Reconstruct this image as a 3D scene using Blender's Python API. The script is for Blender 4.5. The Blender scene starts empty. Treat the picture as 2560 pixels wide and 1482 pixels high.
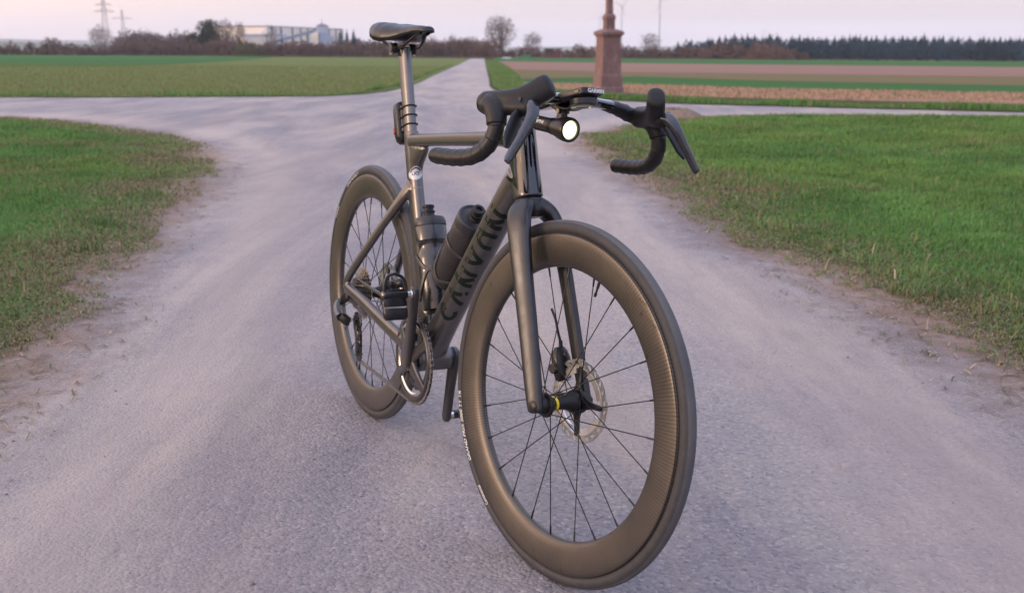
import bpy, bmesh, math, random
import numpy as np
from mathutils import Vector, Matrix
from mathutils.bvhtree import BVHTree

SC = bpy.context.scene
COL = SC.collection
RAD = math.radians
rng = np.random.default_rng(7)
random.seed(7)

# ------------------------------------------------------------------ camera
CAM = np.array([2.5298, -0.8854, 0.9790])
YAW, PITCH, ROLL = 2.65759, -0.24036, 0.001387
cam_data = bpy.data.cameras.new('camera')
cam_data.sensor_width = 36.0
cam_data.lens = 2556.03 / 2560 * 36.0
cam_data.clip_start = 0.05
cam_data.clip_end = 30000
cam = bpy.data.objects.new('camera', cam_data)
COL.objects.link(cam)
_fw = Vector((math.cos(YAW) * math.cos(PITCH), math.sin(YAW) * math.cos(PITCH), math.sin(PITCH)))
_r = Vector((math.sin(YAW), -math.cos(YAW), 0))
_u = _r.cross(_fw)
_r2 = math.cos(ROLL) * _r + math.sin(ROLL) * _u
_u2 = -math.sin(ROLL) * _r + math.cos(ROLL) * _u
_m = Matrix((_r2, _u2, -_fw)).transposed().to_4x4()
_m.translation = Vector(CAM)
cam.matrix_world = _m
cam_data.dof.use_dof = True
cam_data.dof.focus_distance = 1.95
cam_data.dof.aperture_fstop = 6.3
SC.camera = cam

# ------------------------------------------------------------------ sky and sun
SUN_AZ = math.atan2(-0.93, -0.20)      # direction towards the sunset, left of the view and a little behind the camera
SUN_EL = RAD(5.0)
world = bpy.data.worlds.new('World')
SC.world = world
world.use_nodes = True
wn, wl = world.node_tree.nodes, world.node_tree.links
wn.clear()
w_out = wn.new('ShaderNodeOutputWorld')
w_bg = wn.new('ShaderNodeBackground')
w_sky = wn.new('ShaderNodeTexSky')
w_sky.sky_type = 'NISHITA'
w_sky.sun_disc = False
w_sky.sun_elevation = RAD(2.0)
w_sky.sun_rotation = math.pi / 2 - SUN_AZ
w_sky.altitude = 300
w_sky.air_density = 1.0
w_sky.dust_density = 1.5
w_tc = wn.new('ShaderNodeTexCoord')
w_sep = wn.new('ShaderNodeSeparateXYZ')
wl.new(w_tc.outputs['Generated'], w_sep.inputs[0])
def w_ramp(stops):
    q = wn.new('ShaderNodeValToRGB'); e = q.color_ramp.elements
    e[0].position, e[0].color = stops[0][0], stops[0][1] + (1,)
    e[1].position, e[1].color = stops[-1][0], stops[-1][1] + (1,)
    for p_, c_ in stops[1:-1]:
        k = e.new(p_); k.color = c_ + (1,)
    wl.new(w_sep.outputs['Z'], q.inputs[0]); return q.outputs[0]
# dusk sky: warm towards the sunset, lavender and blue away from it
w_warm = w_ramp([(0.0, (2.50, 1.72, 1.30)), (0.03, (4.30, 2.40, 1.15)), (0.12, (3.80, 2.40, 1.55)), (0.4, (1.95, 1.52, 1.36)), (1.0, (1.14, 1.16, 1.42))])
w_cool = w_ramp([(0.0, (0.56, 0.535, 0.625)), (0.03, (0.62, 0.545, 0.575)), (0.12, (0.58, 0.57, 0.74)), (0.4, (0.62, 0.74, 1.16)), (1.0, (1.14, 1.16, 1.42))])
w_az = wn.new('ShaderNodeVectorMath'); w_az.operation = 'NORMALIZE'
w_flat = wn.new('ShaderNodeVectorMath'); w_flat.operation = 'MULTIPLY'; w_flat.inputs[1].default_value = (1, 1, 0)
wl.new(w_tc.outputs['Generated'], w_flat.inputs[0]); wl.new(w_flat.outputs[0], w_az.inputs[0])
w_dot = wn.new('ShaderNodeVectorMath'); w_dot.operation = 'DOT_PRODUCT'; w_dot.inputs[1].default_value = (math.cos(SUN_AZ), math.sin(SUN_AZ), 0)
wl.new(w_az.outputs[0], w_dot.inputs[0])
w_f = wn.new('ShaderNodeMath'); w_f.operation = 'MULTIPLY_ADD'; w_f.inputs[1].default_value = .5; w_f.inputs[2].default_value = .5
wl.new(w_dot.outputs['Value'], w_f.inputs[0])
w_mix = wn.new('ShaderNodeMix'); w_mix.data_type = 'RGBA'
w_pw = wn.new('ShaderNodeMath'); w_pw.operation = 'POWER'; w_pw.inputs[1].default_value = 4.0
wl.new(w_f.outputs[0], w_pw.inputs[0])
wl.new(w_pw.outputs[0], w_mix.inputs[0]); wl.new(w_cool, w_mix.inputs[6]); wl.new(w_warm, w_mix.inputs[7])
w_add = wn.new('ShaderNodeMix'); w_add.data_type = 'RGBA'; w_add.blend_type = 'ADD'
w_add.inputs[0].default_value = 1.0
w_mul = wn.new('ShaderNodeMix'); w_mul.data_type = 'RGBA'; w_mul.blend_type = 'MULTIPLY'
w_mul.inputs[0].default_value = 1.0
w_mul.inputs[7].default_value = (0.05, 0.05, 0.05, 1)
wl.new(w_sky.outputs[0], w_mul.inputs[6])
wl.new(w_mix.outputs[2], w_add.inputs[6])
wl.new(w_mul.outputs[2], w_add.inputs[7])
wl.new(w_add.outputs[2], w_bg.inputs[0])
w_bg.inputs[1].default_value = 1.0
wl.new(w_bg.outputs[0], w_out.inputs[0])

sun_data = bpy.data.lights.new('sun', 'SUN')
sun_data.energy = 1.5
sun_data.angle = RAD(16)
sun_data.color = (1.0, 0.76, 0.58)
sun = bpy.data.objects.new('sun', sun_data)
COL.objects.link(sun)
_sd = Vector((math.cos(SUN_AZ) * math.cos(SUN_EL), math.sin(SUN_AZ) * math.cos(SUN_EL), math.sin(SUN_EL)))
sun.rotation_euler = _sd.to_track_quat('Z', 'Y').to_euler()

SC.view_settings.view_transform = 'Standard'
SC.view_settings.look = 'None'
SC.view_settings.exposure = 0.27
SC.view_settings.gamma = 1.0
SC.view_settings.use_curve_mapping = False
SC.render.engine = 'CYCLES'
SC.cycles.use_denoising = True
SC.cycles.max_bounces = 6
SC.cycles.volume_bounces = 1
SC.cycles.sample_clamp_indirect = 6

# ------------------------------------------------------------------ helpers
def smoothshade(me, angle=40):
    n = len(me.polygons)
    me.polygons.foreach_set('use_smooth', np.ones(n, dtype=bool))
    if angle < 180:
        me.set_sharp_from_angle(angle=RAD(angle))

class MB:
    """collects vertices and faces of one mesh"""
    def __init__(self):
        self.v = []; self.f = []; self.n = 0
    def add(self, verts, faces):
        verts = np.asarray(verts, float).reshape(-1, 3)
        b = self.n
        self.v.append(verts); self.n += len(verts)
        self.f.extend([tuple(i + b for i in f) for f in faces])
        return self
    def loft(self, rings, cap=True, closed=False):
        N = len(rings[0]); M = len(rings)
        V = np.concatenate([np.asarray(r, float) for r in rings])
        F = []
        for i in range(M if closed else M - 1):
            a, b = i * N, ((i + 1) % M) * N
            for j in range(N):
                k = (j + 1) % N
                F.append((a + j, a + k, b + k, b + j))
        if cap and not closed:
            F.append(tuple(range(N - 1, -1, -1)))
            F.append(tuple((M - 1) * N + j for j in range(N)))
        return self.add(V, F)
    def tube(self, pts, rad, n=10, cap=True, flat=1.0, up=(0, 0, 1)):
        return self.loft(tube_rings(pts, rad, n, flat, up), cap)
    def box(self, c, s, R=None):
        c = np.asarray(c, float); s = np.asarray(s, float) / 2
        V = np.array([[x, y, z] for x in (-1, 1) for y in (-1, 1) for z in (-1, 1)]) * s
        if R is not None: V = V @ np.asarray(R).T
        return self.add(V + c, [(0, 1, 3, 2), (4, 6, 7, 5), (0, 4, 5, 1), (2, 3, 7, 6), (0, 2, 6, 4), (1, 5, 7, 3)])
    def lathe(self, prof, origin=(0, 0, 0), axis='y', n=48, closed=False, cap=False):
        """prof: (radius, height) pairs"""
        th = np.linspace(0, 2 * np.pi, n, endpoint=False)
        rings = []
        for r, h in prof:
            c, s = r * np.cos(th), r * np.sin(th); hh = np.full(n, h)
            P = {'y': (c, hh, s), 'z': (c, s, hh), 'x': (hh, c, s)}[axis]
            rings.append(np.stack(P, -1) + np.asarray(origin))
        return self.loft(rings, cap=cap, closed=closed)
    def xform(self, M):
        M = np.array(M); 
        self.v = [a @ M[:3, :3].T + M[:3, 3] for a in self.v]
        return self
    def mesh(self, name, mat=None, smooth=40):
        me = bpy.data.meshes.new(name)
        V = np.concatenate(self.v) if self.v else np.zeros((0, 3))
        me.from_pydata(V.tolist(), [], self.f)
        me.validate()
        bm = bmesh.new(); bm.from_mesh(me)
        bmesh.ops.recalc_face_normals(bm, faces=bm.faces)
        bm.to_mesh(me); bm.free()
        if smooth: smoothshade(me, smooth)
        if mat is not None: me.materials.append(mat)
        return me
    def build(self, name, mat, parent=None, smooth=40, **kw):
        return link(name, self.mesh(name, mat, smooth), parent, **kw)

def link(name, data, parent=None, label=None, cat=None, group=None, kind=None):
    o = bpy.data.objects.new(name, data)
    COL.objects.link(o)
    if parent is not None: o.parent = parent
    return tag(o, label, cat, group, kind)

def tag(o, label=None, cat=None, group=None, kind=None):
    if label: o['label'] = label
    if cat: o['category'] = cat
    if group: o['group'] = group
    if kind: o['kind'] = kind
    return o

def frames(pts, up=(0, 0, 1)):
    P = np.asarray(pts, float)
    T = np.gradient(P, axis=0)
    T /= np.linalg.norm(T, axis=1)[:, None]
    u = np.asarray(up, float)
    U = []
    prev = None
    for t in T:
        a = (u if prev is None else prev)
        a = a - t * (a @ t)
        if np.linalg.norm(a) < 1e-4:
            a = np.cross(t, [1, 0.3, 0.2])
        a /= np.linalg.norm(a)
        U.append(a); prev = a
    U = np.array(U)
    return P, T, U, np.cross(T, U)

def tube_rings(pts, rad, n=10, flat=1.0, up=(0, 0, 1)):
    P, T, U, S = frames(pts, up)
    rad = np.broadcast_to(np.asarray(rad, float), (len(P),)) if np.ndim(rad) < 2 else rad
    th = np.linspace(0, 2 * np.pi, n, endpoint=False)
    return [p + r * (np.cos(th)[:, None] * u + flat * np.sin(th)[:, None] * s) for p, r, u, s in zip(P, rad, U, S)]

def sring(c, u, v, a, b, e=2.0, n=24):
    """superellipse ring in plane u,v"""
    th = np.linspace(0, 2 * np.pi, n, endpoint=False)
    cc, ss = np.cos(th), np.sin(th)
    x = np.sign(cc) * np.abs(cc) ** (2 / e) * a
    y = np.sign(ss) * np.abs(ss) ** (2 / e) * b
    return np.asarray(c, float) + x[:, None] * np.asarray(u, float) + y[:, None] * np.asarray(v, float)

def spline(pts, n=30):
    """Catmull-Rom through the points"""
    P = np.asarray(pts, float)
    P = np.vstack([2 * P[0] - P[1], P, 2 * P[-1] - P[-2]])
    out = []
    m = len(P) - 3
    for t in np.linspace(0, m, n):
        i = min(int(t), m - 1); f = t - i
        p0, p1, p2, p3 = P[i:i + 4]
        out.append(0.5 * ((2 * p1) + (-p0 + p2) * f + (2 * p0 - 5 * p1 + 4 * p2 - p3) * f * f + (-p0 + 3 * p1 - 3 * p2 + p3) * f ** 3))
    return np.array(out)

def interp(xs, ys, t):
    return np.interp(t, xs, ys)

def remesh(o, voxel, smooth=6, fac=0.5):
    """fuse the overlapping shells of a mesh object into one skin with soft fillets"""
    m = o.modifiers.new('r', 'REMESH'); m.mode = 'VOXEL'; m.voxel_size = voxel; m.use_smooth_shade = True
    s = o.modifiers.new('s', 'SMOOTH'); s.factor = fac; s.iterations = smooth
    dg = bpy.context.evaluated_depsgraph_get()
    me = bpy.data.meshes.new_from_object(o.evaluated_get(dg))
    o.modifiers.clear()
    old = o.data; mats = list(old.materials)
    me.materials.clear()
    for q in mats: me.materials.append(q)
    o.data = me
    me.polygons.foreach_set('use_smooth', np.ones(len(me.polygons), dtype=bool))
    me.name = old.name
    bpy.data.meshes.remove(old)
    return o

def fast_mesh(name, V, tris=None, quads=None, attr=None, mat=None, smooth=False):
    """numpy arrays -> mesh"""
    me = bpy.data.meshes.new(name)
    V = np.asarray(V, np.float32)
    me.vertices.add(len(V)); me.vertices.foreach_set('co', V.ravel())
    parts = []
    if tris is not None and len(tris): parts.append(np.asarray(tris, np.int32))
    if quads is not None and len(quads): parts.append(np.asarray(quads, np.int32))
    loops = np.concatenate([a.ravel() for a in parts])
    tot = np.concatenate([np.full(len(a), a.shape[1], np.int32) for a in parts])
    me.loops.add(len(loops)); me.loops.foreach_set('vertex_index', loops)
    me.polygons.add(len(tot))
    st = np.concatenate([[0], np.cumsum(tot)[:-1]]).astype(np.int32)
    me.polygons.foreach_set('loop_start', st)
    try: me.polygons.foreach_set('loop_total', tot)
    except Exception: pass
    if smooth: me.polygons.foreach_set('use_smooth', np.ones(len(tot), dtype=bool))
    me.update(calc_edges=True)
    if attr:
        for k, a in attr.items():
            a = np.asarray(a, np.float32)
            if a.ndim == 1:
                at = me.attributes.new(k, 'FLOAT', 'POINT'); at.data.foreach_set('value', a)
            else:
                at = me.attributes.new(k, 'FLOAT_COLOR', 'POINT')
                if a.shape[1] == 3: a = np.concatenate([a, np.ones((len(a), 1), np.float32)], 1)
                at.data.foreach_set('color', a.ravel())
    if mat is not None: me.materials.append(mat)
    return me

def vnoise(x, y, seed=0):
    """smooth value noise, numpy"""
    def h(i, j):
        n = (i.astype(np.int64) * 374761393 + j.astype(np.int64) * 668265263 + seed * 1442695041) & 0x7fffffff
        n = ((n ^ (n >> 13)) * 1274126177) & 0x7fffffff
        return ((n ^ (n >> 16)) & 0xffff) / 65535.0
    xi, yi = np.floor(x), np.floor(y); fx, fy = x - xi, y - yi
    fx = fx * fx * (3 - 2 * fx); fy = fy * fy * (3 - 2 * fy)
    a, b, c, d = h(xi, yi), h(xi + 1, yi), h(xi, yi + 1), h(xi + 1, yi + 1)
    return (a * (1 - fx) + b * fx) * (1 - fy) + (c * (1 - fx) + d * fx) * fy

def fbm(x, y, seed=0, o=4):
    s = 0; a = 0.5; t = 0
    for k in range(o):
        s = s + a * vnoise(x * 2 ** k, y * 2 ** k, seed + k); t += a; a *= .5
    return s / t

# ------------------------------------------------------------------ materials
class NT:
    def __init__(self, name):
        self.m = bpy.data.materials.new(name); self.m.use_nodes = True
        self.n = self.m.node_tree.nodes; self.l = self.m.node_tree.links
        self.p = self.n['Principled BSDF']
        self.c = None
    def node(self, t, **kw):
        q = self.n.new(t)
        for k, v in kw.items(): setattr(q, k, v)
        return q
    def coord(self, scale=(1, 1, 1), kind='Object'):
        t = self.node('ShaderNodeTexCoord'); mp = self.node('ShaderNodeMapping')
        mp.inputs['Scale'].default_value = scale
        self.l.new(t.outputs[kind], mp.inputs[0]); return mp.outputs[0]
    def noise(self, scale, detail=4, rough=0.55, vec=None, dist=0):
        q = self.node('ShaderNodeTexNoise'); q.inputs['Scale'].default_value = scale
        q.inputs['Detail'].default_value = detail; q.inputs['Roughness'].default_value = rough
        q.inputs['Distortion'].default_value = dist
        if vec is not None: self.l.new(vec, q.inputs['Vector'])
        return q.outputs['Fac']
    def voronoi(self, scale, vec=None, out='Distance', feature='F1'):
        q = self.node('ShaderNodeTexVoronoi'); q.inputs['Scale'].default_value = scale; q.feature = feature
        if vec is not None: self.l.new(vec, q.inputs['Vector'])
        return q.outputs[out]
    def ramp(self, fac, stops, interp='LINEAR'):
        q = self.node('ShaderNodeValToRGB'); e = q.color_ramp.elements; q.color_ramp.interpolation = interp
        while len(e) > 1: e.remove(e[-1])
        e[0].position = stops[0][0]; e[0].color = col4(stops[0][1])
        for p, c in stops[1:]:
            k = e.new(p); k.color = col4(c)
        self.l.new(fac, q.inputs[0]); return q.outputs[0]
    def mix(self, fac, a, b, mode='MIX'):
        q = self.node('ShaderNodeMix'); q.data_type = 'RGBA'; q.blend_type = mode
        for s, v in ((0, fac), (6, a), (7, b)):
            if isinstance(v, bpy.types.NodeSocket): self.l.new(v, q.inputs[s])
            elif s == 0: q.inputs[0].default_value = v
            else: q.inputs[s].default_value = col4(v)
        return q.outputs[2]
    def math(self, op, a, b=0.0, c=0.0, clamp=False):
        q = self.node('ShaderNodeMath', operation=op); q.use_clamp = clamp
        for i, v in enumerate((a, b, c)):
            if isinstance(v, bpy.types.NodeSocket): self.l.new(v, q.inputs[i])
            else: q.inputs[i].default_value = v
        return q.outputs[0]
    def mapr(self, v, a, b, c=0.0, d=1.0):
        q = self.node('ShaderNodeMapRange'); q.clamp = True
        self.l.new(v, q.inputs[0])
        for i, x in zip((1, 2, 3, 4), (a, b, c, d)): q.inputs[i].default_value = x
        return q.outputs[0]
    def attr(self, name, out='Fac'):
        q = self.node('ShaderNodeAttribute'); q.attribute_name = name; return q.outputs[out]
    def set(self, **kw):
        for k, v in kw.items():
            k = {'color': 'Base Color', 'rough': 'Roughness', 'metal': 'Metallic', 'spec': 'Specular IOR Level', 'coat': 'Coat Weight',
                 'coat_rough': 'Coat Roughness', 'sheen': 'Sheen Weight', 'trans': 'Transmission Weight', 'ior': 'IOR', 'alpha': 'Alpha',
                 'emit': 'Emission Color', 'emit_s': 'Emission Strength', 'normal': 'Normal', 'sss': 'Subsurface Weight'}[k]
            i = self.p.inputs[k]
            if isinstance(v, bpy.types.NodeSocket): self.l.new(v, i)
            elif k in ('Base Color', 'Emission Color'): i.default_value = col4(v)
            else: i.default_value = v
        return self
    def bump(self, h, strength=0.3, dist=0.01):
        q = self.node('ShaderNodeBump'); q.inputs['Strength'].default_value = strength; q.inputs['Distance'].default_value = dist
        self.l.new(h, q.inputs['Height']); self.l.new(q.outputs[0], self.p.inputs['Normal']); return self

def col4(c):
    c = tuple(c) if np.ndim(c) else (c, c, c)
    return c if len(c) == 4 else c + (1.0,)

def simple(name, color, rough=0.5, metal=0.0, spec=0.5, coat=0.0, coat_rough=0.1, var=0.15, scale=40, bump=0.0, bscale=300, dist=0.001, rvar=0.12):
    """plain material with a little procedural variation in tone and gloss"""
    t = NT(name)
    v = t.coord()
    n = t.noise(scale, 5, 0.6, v)
    c = np.array(color[:3], float)
    t.set(color=t.ramp(n, [(0.3, tuple(c * (1 - var))), (0.7, tuple(c * (1 + var)))]), rough=t.mapr(n, 0.3, 0.7, max(rough - rvar * rough, .02), min(1, rough + rvar * rough)),
          metal=metal, spec=spec, coat=coat, coat_rough=coat_rough)
    if bump: t.bump(t.noise(bscale, 3, 0.6, v), bump, dist)
    return t.m
# ------------------------------------------------------------------ terrain
FD = np.array([math.cos(YAW), math.sin(YAW)])     # along the far farm track
RD = np.array([math.sin(YAW), -math.cos(YAW)])    # across it, to the right
def tz(d, l):
    """the land falls away gently beyond the crossroads"""
    d = np.asarray(d, float); l = np.asarray(l, float)
    a = np.clip((d - 16) / 4, -50, 50)
    s = np.where(a > 40, d - 16, 4 * np.log1p(np.exp(a)))
    return -s * .0098 - .0059 * l * s / np.maximum(d, 1)
def wp(d, l, z=None, off=0.0):
    d = np.asarray(d, float); l = np.asarray(l, float)
    zz = tz(d, l) if z is None else np.asarray(z, float) + 0 * d
    return np.stack([CAM[0] + FD[0] * d + RD[0] * l, CAM[1] + FD[1] * d + RD[1] * l, zz + off], -1)
def w1(d, l, z=None, off=0.0): return wp([d], [l], None if z is None else [z], off)[0]

# signed distance to polygon (positive outside), numpy
def inside(poly, x, y):
    P = np.asarray(poly); r = np.zeros(x.shape, bool)
    for (x0, y0), (x1, y1) in zip(P, np.roll(P, -1, 0)):
        if y0 == y1: continue
        c = ((y0 > y) != (y1 > y)) & (x < (x1 - x0) * (y - y0) / (y1 - y0) + x0)
        r ^= c
    return r
def edge_dist(poly, x, y):
    P = np.asarray(poly, float); best = np.full(x.shape, 1e9)
    for a, b in zip(P, np.roll(P, -1, 0)):
        ab = b - a; L2 = ab @ ab + 1e-12
        t = np.clip(((x - a[0]) * ab[0] + (y - a[1]) * ab[1]) / L2, 0, 1)
        best = np.minimum(best, np.hypot(x - a[0] - t * ab[0], y - a[1] - t * ab[1]))
    return np.where(inside(P, x, y), -best, best)

def ragged(pts, amp, step, seed):
    """polyline with an uneven run"""
    P = np.asarray(pts, float); out = []
    for a, b in zip(P[:-1], P[1:]):
        n = max(1, int(np.hypot(*(b - a)) / step))
        for k in range(n): out.append(a + (b - a) * k / n)
    out.append(P[-1]); out = np.array(out)
    q = np.linspace(0, len(out) * .37, len(out))
    out[:, 0] += (vnoise(q, q * 0 + 3.3, seed) - .5) * 2 * amp
    out[:, 1] += (vnoise(q, q * 0 + 9.1, seed + 5) - .5) * 2 * amp
    return out

# outlines in (distance, sideways) metres
GL = ragged([(15.6, -60), (15.3, -20), (14.9, -9.5), (14.56, -7.2), (14.08, -6.42), (13.4, -5.69), (12.11, -4.44), (10.8, -3.5), (9.37, -2.86), (8.55, -2.6), (7.74, -2.44),
             (6.5, -2.19), (5.47, -2.03), (4.71, -1.93), (3.92, -1.81), (3.4, -1.68), (3.0, -1.64), (1.5, -1.55), (-1, -1.5), (-6, -1.5)], .05, .25, 3)
GL = np.vstack([GL, [(-6, -60)]])
GR = ragged([(14.3, 60), (14.6, 20), (15.0, 10), (15.08, 7.45), (15.25, 4.42), (15.01, 2.88), (14.28, 2.13), (12.6, 1.35), (11.6, 0.85), (10.5, 0.80), (8.61, 0.92), (7.32, 1.10),
             (6.05, 1.22), (5.14, 1.30), (4.64, 1.40), (3.94, 1.50), (3.47, 1.60), (3.0, 1.68), (1.5, 1.75), (-1, 1.8), (-6, 1.85)], .05, .25, 9)
GR = np.vstack([GR, [(-6, 60)]])
ROAD_L = [(21.7, -3.9), (22.86, -3.22), (24.5, -2.95), (27.77, -2.82), (34, -2.95), (41.6, -3.25), (90, -4.75), (182.36, -7.83), (300, -11.7)]
ROAD_R = [(22.46, 0.17), (23.3, -0.15), (24.37, -0.34), (28.42, -0.61), (38.45, -0.86), (68.92, -1.71), (187, -4.91), (300, -8.1)]
B_L = [(20.1, -60), (20.4, -20), (20.65, -10.17), (20.81, -7.81), (21.18, -5.47), (21.7, -3.9)]
B_R = [(22.46, 0.17), (21.08, 1.15), (19.87, 2.09), (18.66, 3.21), (17.41, 5.72), (16.33, 8.05), (14.6, 13), (11, 22), (0, 50)]

DLEV = np.unique(np.concatenate([np.arange(-8, 40, 1.0), np.geomspace(40, 6000, 60)]))
def sheet(name, poly, off, mat, kind='structure', **kw):
    """a thin sheet that follows the land inside an outline given in (distance, sideways)"""
    bm = bmesh.new()
    vs = [bm.verts.new((x, y, 0)) for x, y in poly]
    bm.faces.new(vs)
    bmesh.ops.triangulate(bm, faces=bm.faces)
    P = np.asarray(poly)
    for dl in DLEV:
        if P[:, 0].min() < dl < P[:, 0].max():
            g = bm.verts[:] + bm.edges[:] + bm.faces[:]
            bmesh.ops.bisect_plane(bm, geom=g, plane_co=(dl, 0, 0), plane_no=(1, 0, 0), dist=1e-6)
    me = bpy.data.meshes.new(name); bm.to_mesh(me); bm.free()
    co = np.zeros(len(me.vertices) * 3, np.float32); me.vertices.foreach_get('co', co); co = co.reshape(-1, 3)
    W = wp(co[:, 0], co[:, 1]); W[:, 2] += off * (1 + np.maximum(co[:, 0], 0) / 25)
    me.vertices.foreach_set('co', W.astype(np.float32).ravel())
    bm = bmesh.new(); bm.from_mesh(me)
    bmesh.ops.recalc_face_normals(bm, faces=bm.faces)
    up = sum(f.normal.z for f in bm.faces)
    if up < 0: bmesh.ops.reverse_faces(bm, faces=bm.faces)
    bm.to_mesh(me); bm.free()
    me.materials.append(mat)
    return link(name, me, None, kind=kind, **kw)

# ---- ground materials
def m_soil():
    t = NT('soil'); v = t.coord()
    a = t.noise(0.9, 6, 0.6, v); b = t.noise(22, 6, 0.7, v)
    c = t.mix(t.mapr(b, .3, .7), (.165, .115, .088), (.31, .235, .185))
    c = t.mix(t.mapr(a, .4, .65, 0, .45), c, (.10, .095, .05))
    t.set(color=c, rough=.95, spec=.15).bump(t.noise(60, 6, .75, v), .7, .02)
    return t.m
def m_road():
    t = NT('road'); v = t.coord()
    e = t.attr('edge')
    # coordinates turned along the track, for worn lanes and drifted dust
    tc = t.node('ShaderNodeTexCoord'); m0 = t.node('ShaderNodeMapping'); m0.inputs['Rotation'].default_value = (0, 0, -YAW)
    mp = t.node('ShaderNodeMapping'); mp.inputs['Scale'].default_value = (.22, 1, 1)
    t.l.new(tc.outputs['Object'], m0.inputs[0]); t.l.new(m0.outputs[0], mp.inputs[0]); lv = mp.outputs[0]
    lane = t.noise(1.5, 6, .6, lv, .4); big = t.noise(.55, 5, .55, v, .3); mid = t.noise(5.5, 7, .66, v); fine = t.noise(95, 5, .8, v); grit = t.noise(330, 3, .8, v)
    vor = t.node('ShaderNodeTexVoronoi'); vor.inputs['Scale'].default_value = 120; t.l.new(v, vor.inputs['Vector'])
    base = t.mix(t.mapr(big, .36, .64), (.310, .292, .322), (.405, .368, .375))
    base = t.mix(t.mapr(lane, .45, .62, 0, .85), base, (.52, .445, .415))
    base = t.mix(t.mapr(lane, .44, .30, 0, .6), base, (.290, .276, .305))
    hsv = t.node('ShaderNodeSeparateColor'); t.l.new(vor.outputs['Color'], hsv.inputs[0])
    st = t.ramp(hsv.outputs[0], [(0, (.085, .085, .11)), (.13, (.18, .175, .205)), (.42, (.335, .308, .32)), (.80, (.45, .405, .40)), (1, (.66, .60, .57))])
    base = t.mix(t.mapr(fine, .38, .62, .08, .62), base, st)
    base = t.mix(t.mapr(grit, .40, .32, 0, .6), base, (.115, .108, .125))
    base = t.mix(t.mapr(grit, .63, .72, 0, .5), base, (.56, .50, .47))
    sand = t.mapr(t.noise(1.3, 8, .72, lv, .8), .50, .64, 0, .75)
    base = t.mix(t.math('MULTIPLY', sand, t.mapr(fine, .7, .4, .45, 1)), base, (.51, .415, .36))
    stain = t.mapr(t.noise(3.1, 9, .78, v, 1.4), .60, .70, 0, .6)
    base = t.mix(t.math('MULTIPLY', stain, t.mapr(grit, .35, .55)), base, (.225, .170, .160))
    red = t.mapr(t.noise(11, 6, .7, v, 1.0), .70, .76, 0, .5)
    base = t.mix(red, base, (.27, .165, .155))
    wob = t.math('ADD', e, t.math('MULTIPLY', t.math('SUBTRACT', mid, .5), .7))
    dirt = t.mapr(wob, .03, .38, 1, 0)
    dcol = t.mix(t.mapr(fine, .3, .7), (.190, .122, .088), (.400, .285, .222))
    dcol = t.mix(t.mapr(grit, .62, .72, 0, .6), dcol, (.47, .37, .31))
    pale = t.math('MULTIPLY', t.mapr(wob, .25, .60), t.mapr(wob, 1.25, .60))
    base = t.mix(t.math('MULTIPLY', pale, .75), base, (.53, .445, .405))
    col = t.mix(t.math('MULTIPLY', dirt, .95), base, dcol)
    col = t.mix(t.mapr(e, -.05, -.3, 0, .8), col, t.mix(t.mapr(mid, .4, .6), (.105, .080, .052), (.125, .125, .055)))
    patch = t.mapr(t.noise(.95, 7, .68, lv, .9), .40, .58)
    col = t.mix(1.0, col, t.mix(patch, (.655, .665, .69), (.865, .865, .845)), 'MULTIPLY')
    t.set(color=col, rough=.88, spec=.22)
    h = t.math('ADD', t.math('MULTIPLY', fine, .8), t.math('MULTIPLY', vor.outputs['Distance'], -.9))
    h = t.math('ADD', h, t.math('MULTIPLY', grit, .45)); h = t.math('ADD', h, t.math('MULTIPLY', mid, .25))
    t.bump(h, .9, .0065)
    return t.m
def m_field(name, c1, c2, c3=None, scale=1.5, stretch=(1, 1, 1), amt=.5, bump=.6):
    t = NT(name); v = t.coord(stretch); w = t.coord()
    a = t.noise(scale * .12, 5, .6, v); b = t.noise(scale * 3, 6, .7, v); f = t.noise(35, 3, .8, w)
    c = t.mix(t.mapr(t.math('ADD', t.math('MULTIPLY', a, .5), t.math('MULTIPLY', b, .5)), .35, .65), c1, c2)
    if c3 is not None: c = t.mix(t.mapr(b, .52, .72, 0, amt), c, c3)
    c = t.mix(t.mapr(f, .35, .65, 0, .35), c, tuple(x * .6 for x in c1))
    t.set(color=c, rough=1, spec=.05).bump(f, bump, .05)
    return t.m
M_SOIL, M_ROAD = m_soil(), m_road()
M_TURF = m_field('turf', (.062, .085, .030), (.090, .105, .040), (.15, .11, .075), 6, amt=.8)
M_OLIVE = m_field('young_crop', (.128, .165, .055), (.160, .190, .066), (.21, .165, .11), 1.2, amt=.6)
M_CROP = m_field('winter_crop', (.052, .136, .044), (.070, .155, .050), None, 1.0)
M_PLOUGH = m_field('ploughed_earth', (.265, .165, .130), (.305, .192, .152), (.225, .135, .108), 2.2, amt=.5)
M_STUBBLE = m_field('stubble', (.32, .195, .125), (.39, .245, .160), (.18, .165, .075), 2.4, amt=.5)
M_WEEDS = m_field('weedy_strip', (.175, .150, .075), (.19, .155, .078), (.25, .155, .115), 2.2, amt=.6)

# ---- ground sheet out to the horizon
def ground():
    rr = np.concatenate([[0.4], np.arange(1, 40, 1.0), np.geomspace(40, 6600, 46)])
    aa = np.linspace(0, 2 * np.pi, 180, endpoint=False)
    d = np.outer(rr, np.cos(aa)).ravel(); l = np.outer(rr, np.sin(aa)).ravel()
    V = wp(d, l)
    n = len(aa); Q = []
    for i in range(len(rr) - 1):
        for j in range(n):
            k = (j + 1) % n; Q.append((i * n + j, (i + 1) * n + j, (i + 1) * n + k, i * n + k))
    V[:, 2] -= .004
    me = fast_mesh('ground', V, None, Q, None, M_SOIL, True)
    link('ground', me, kind='structure')
ground()

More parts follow.
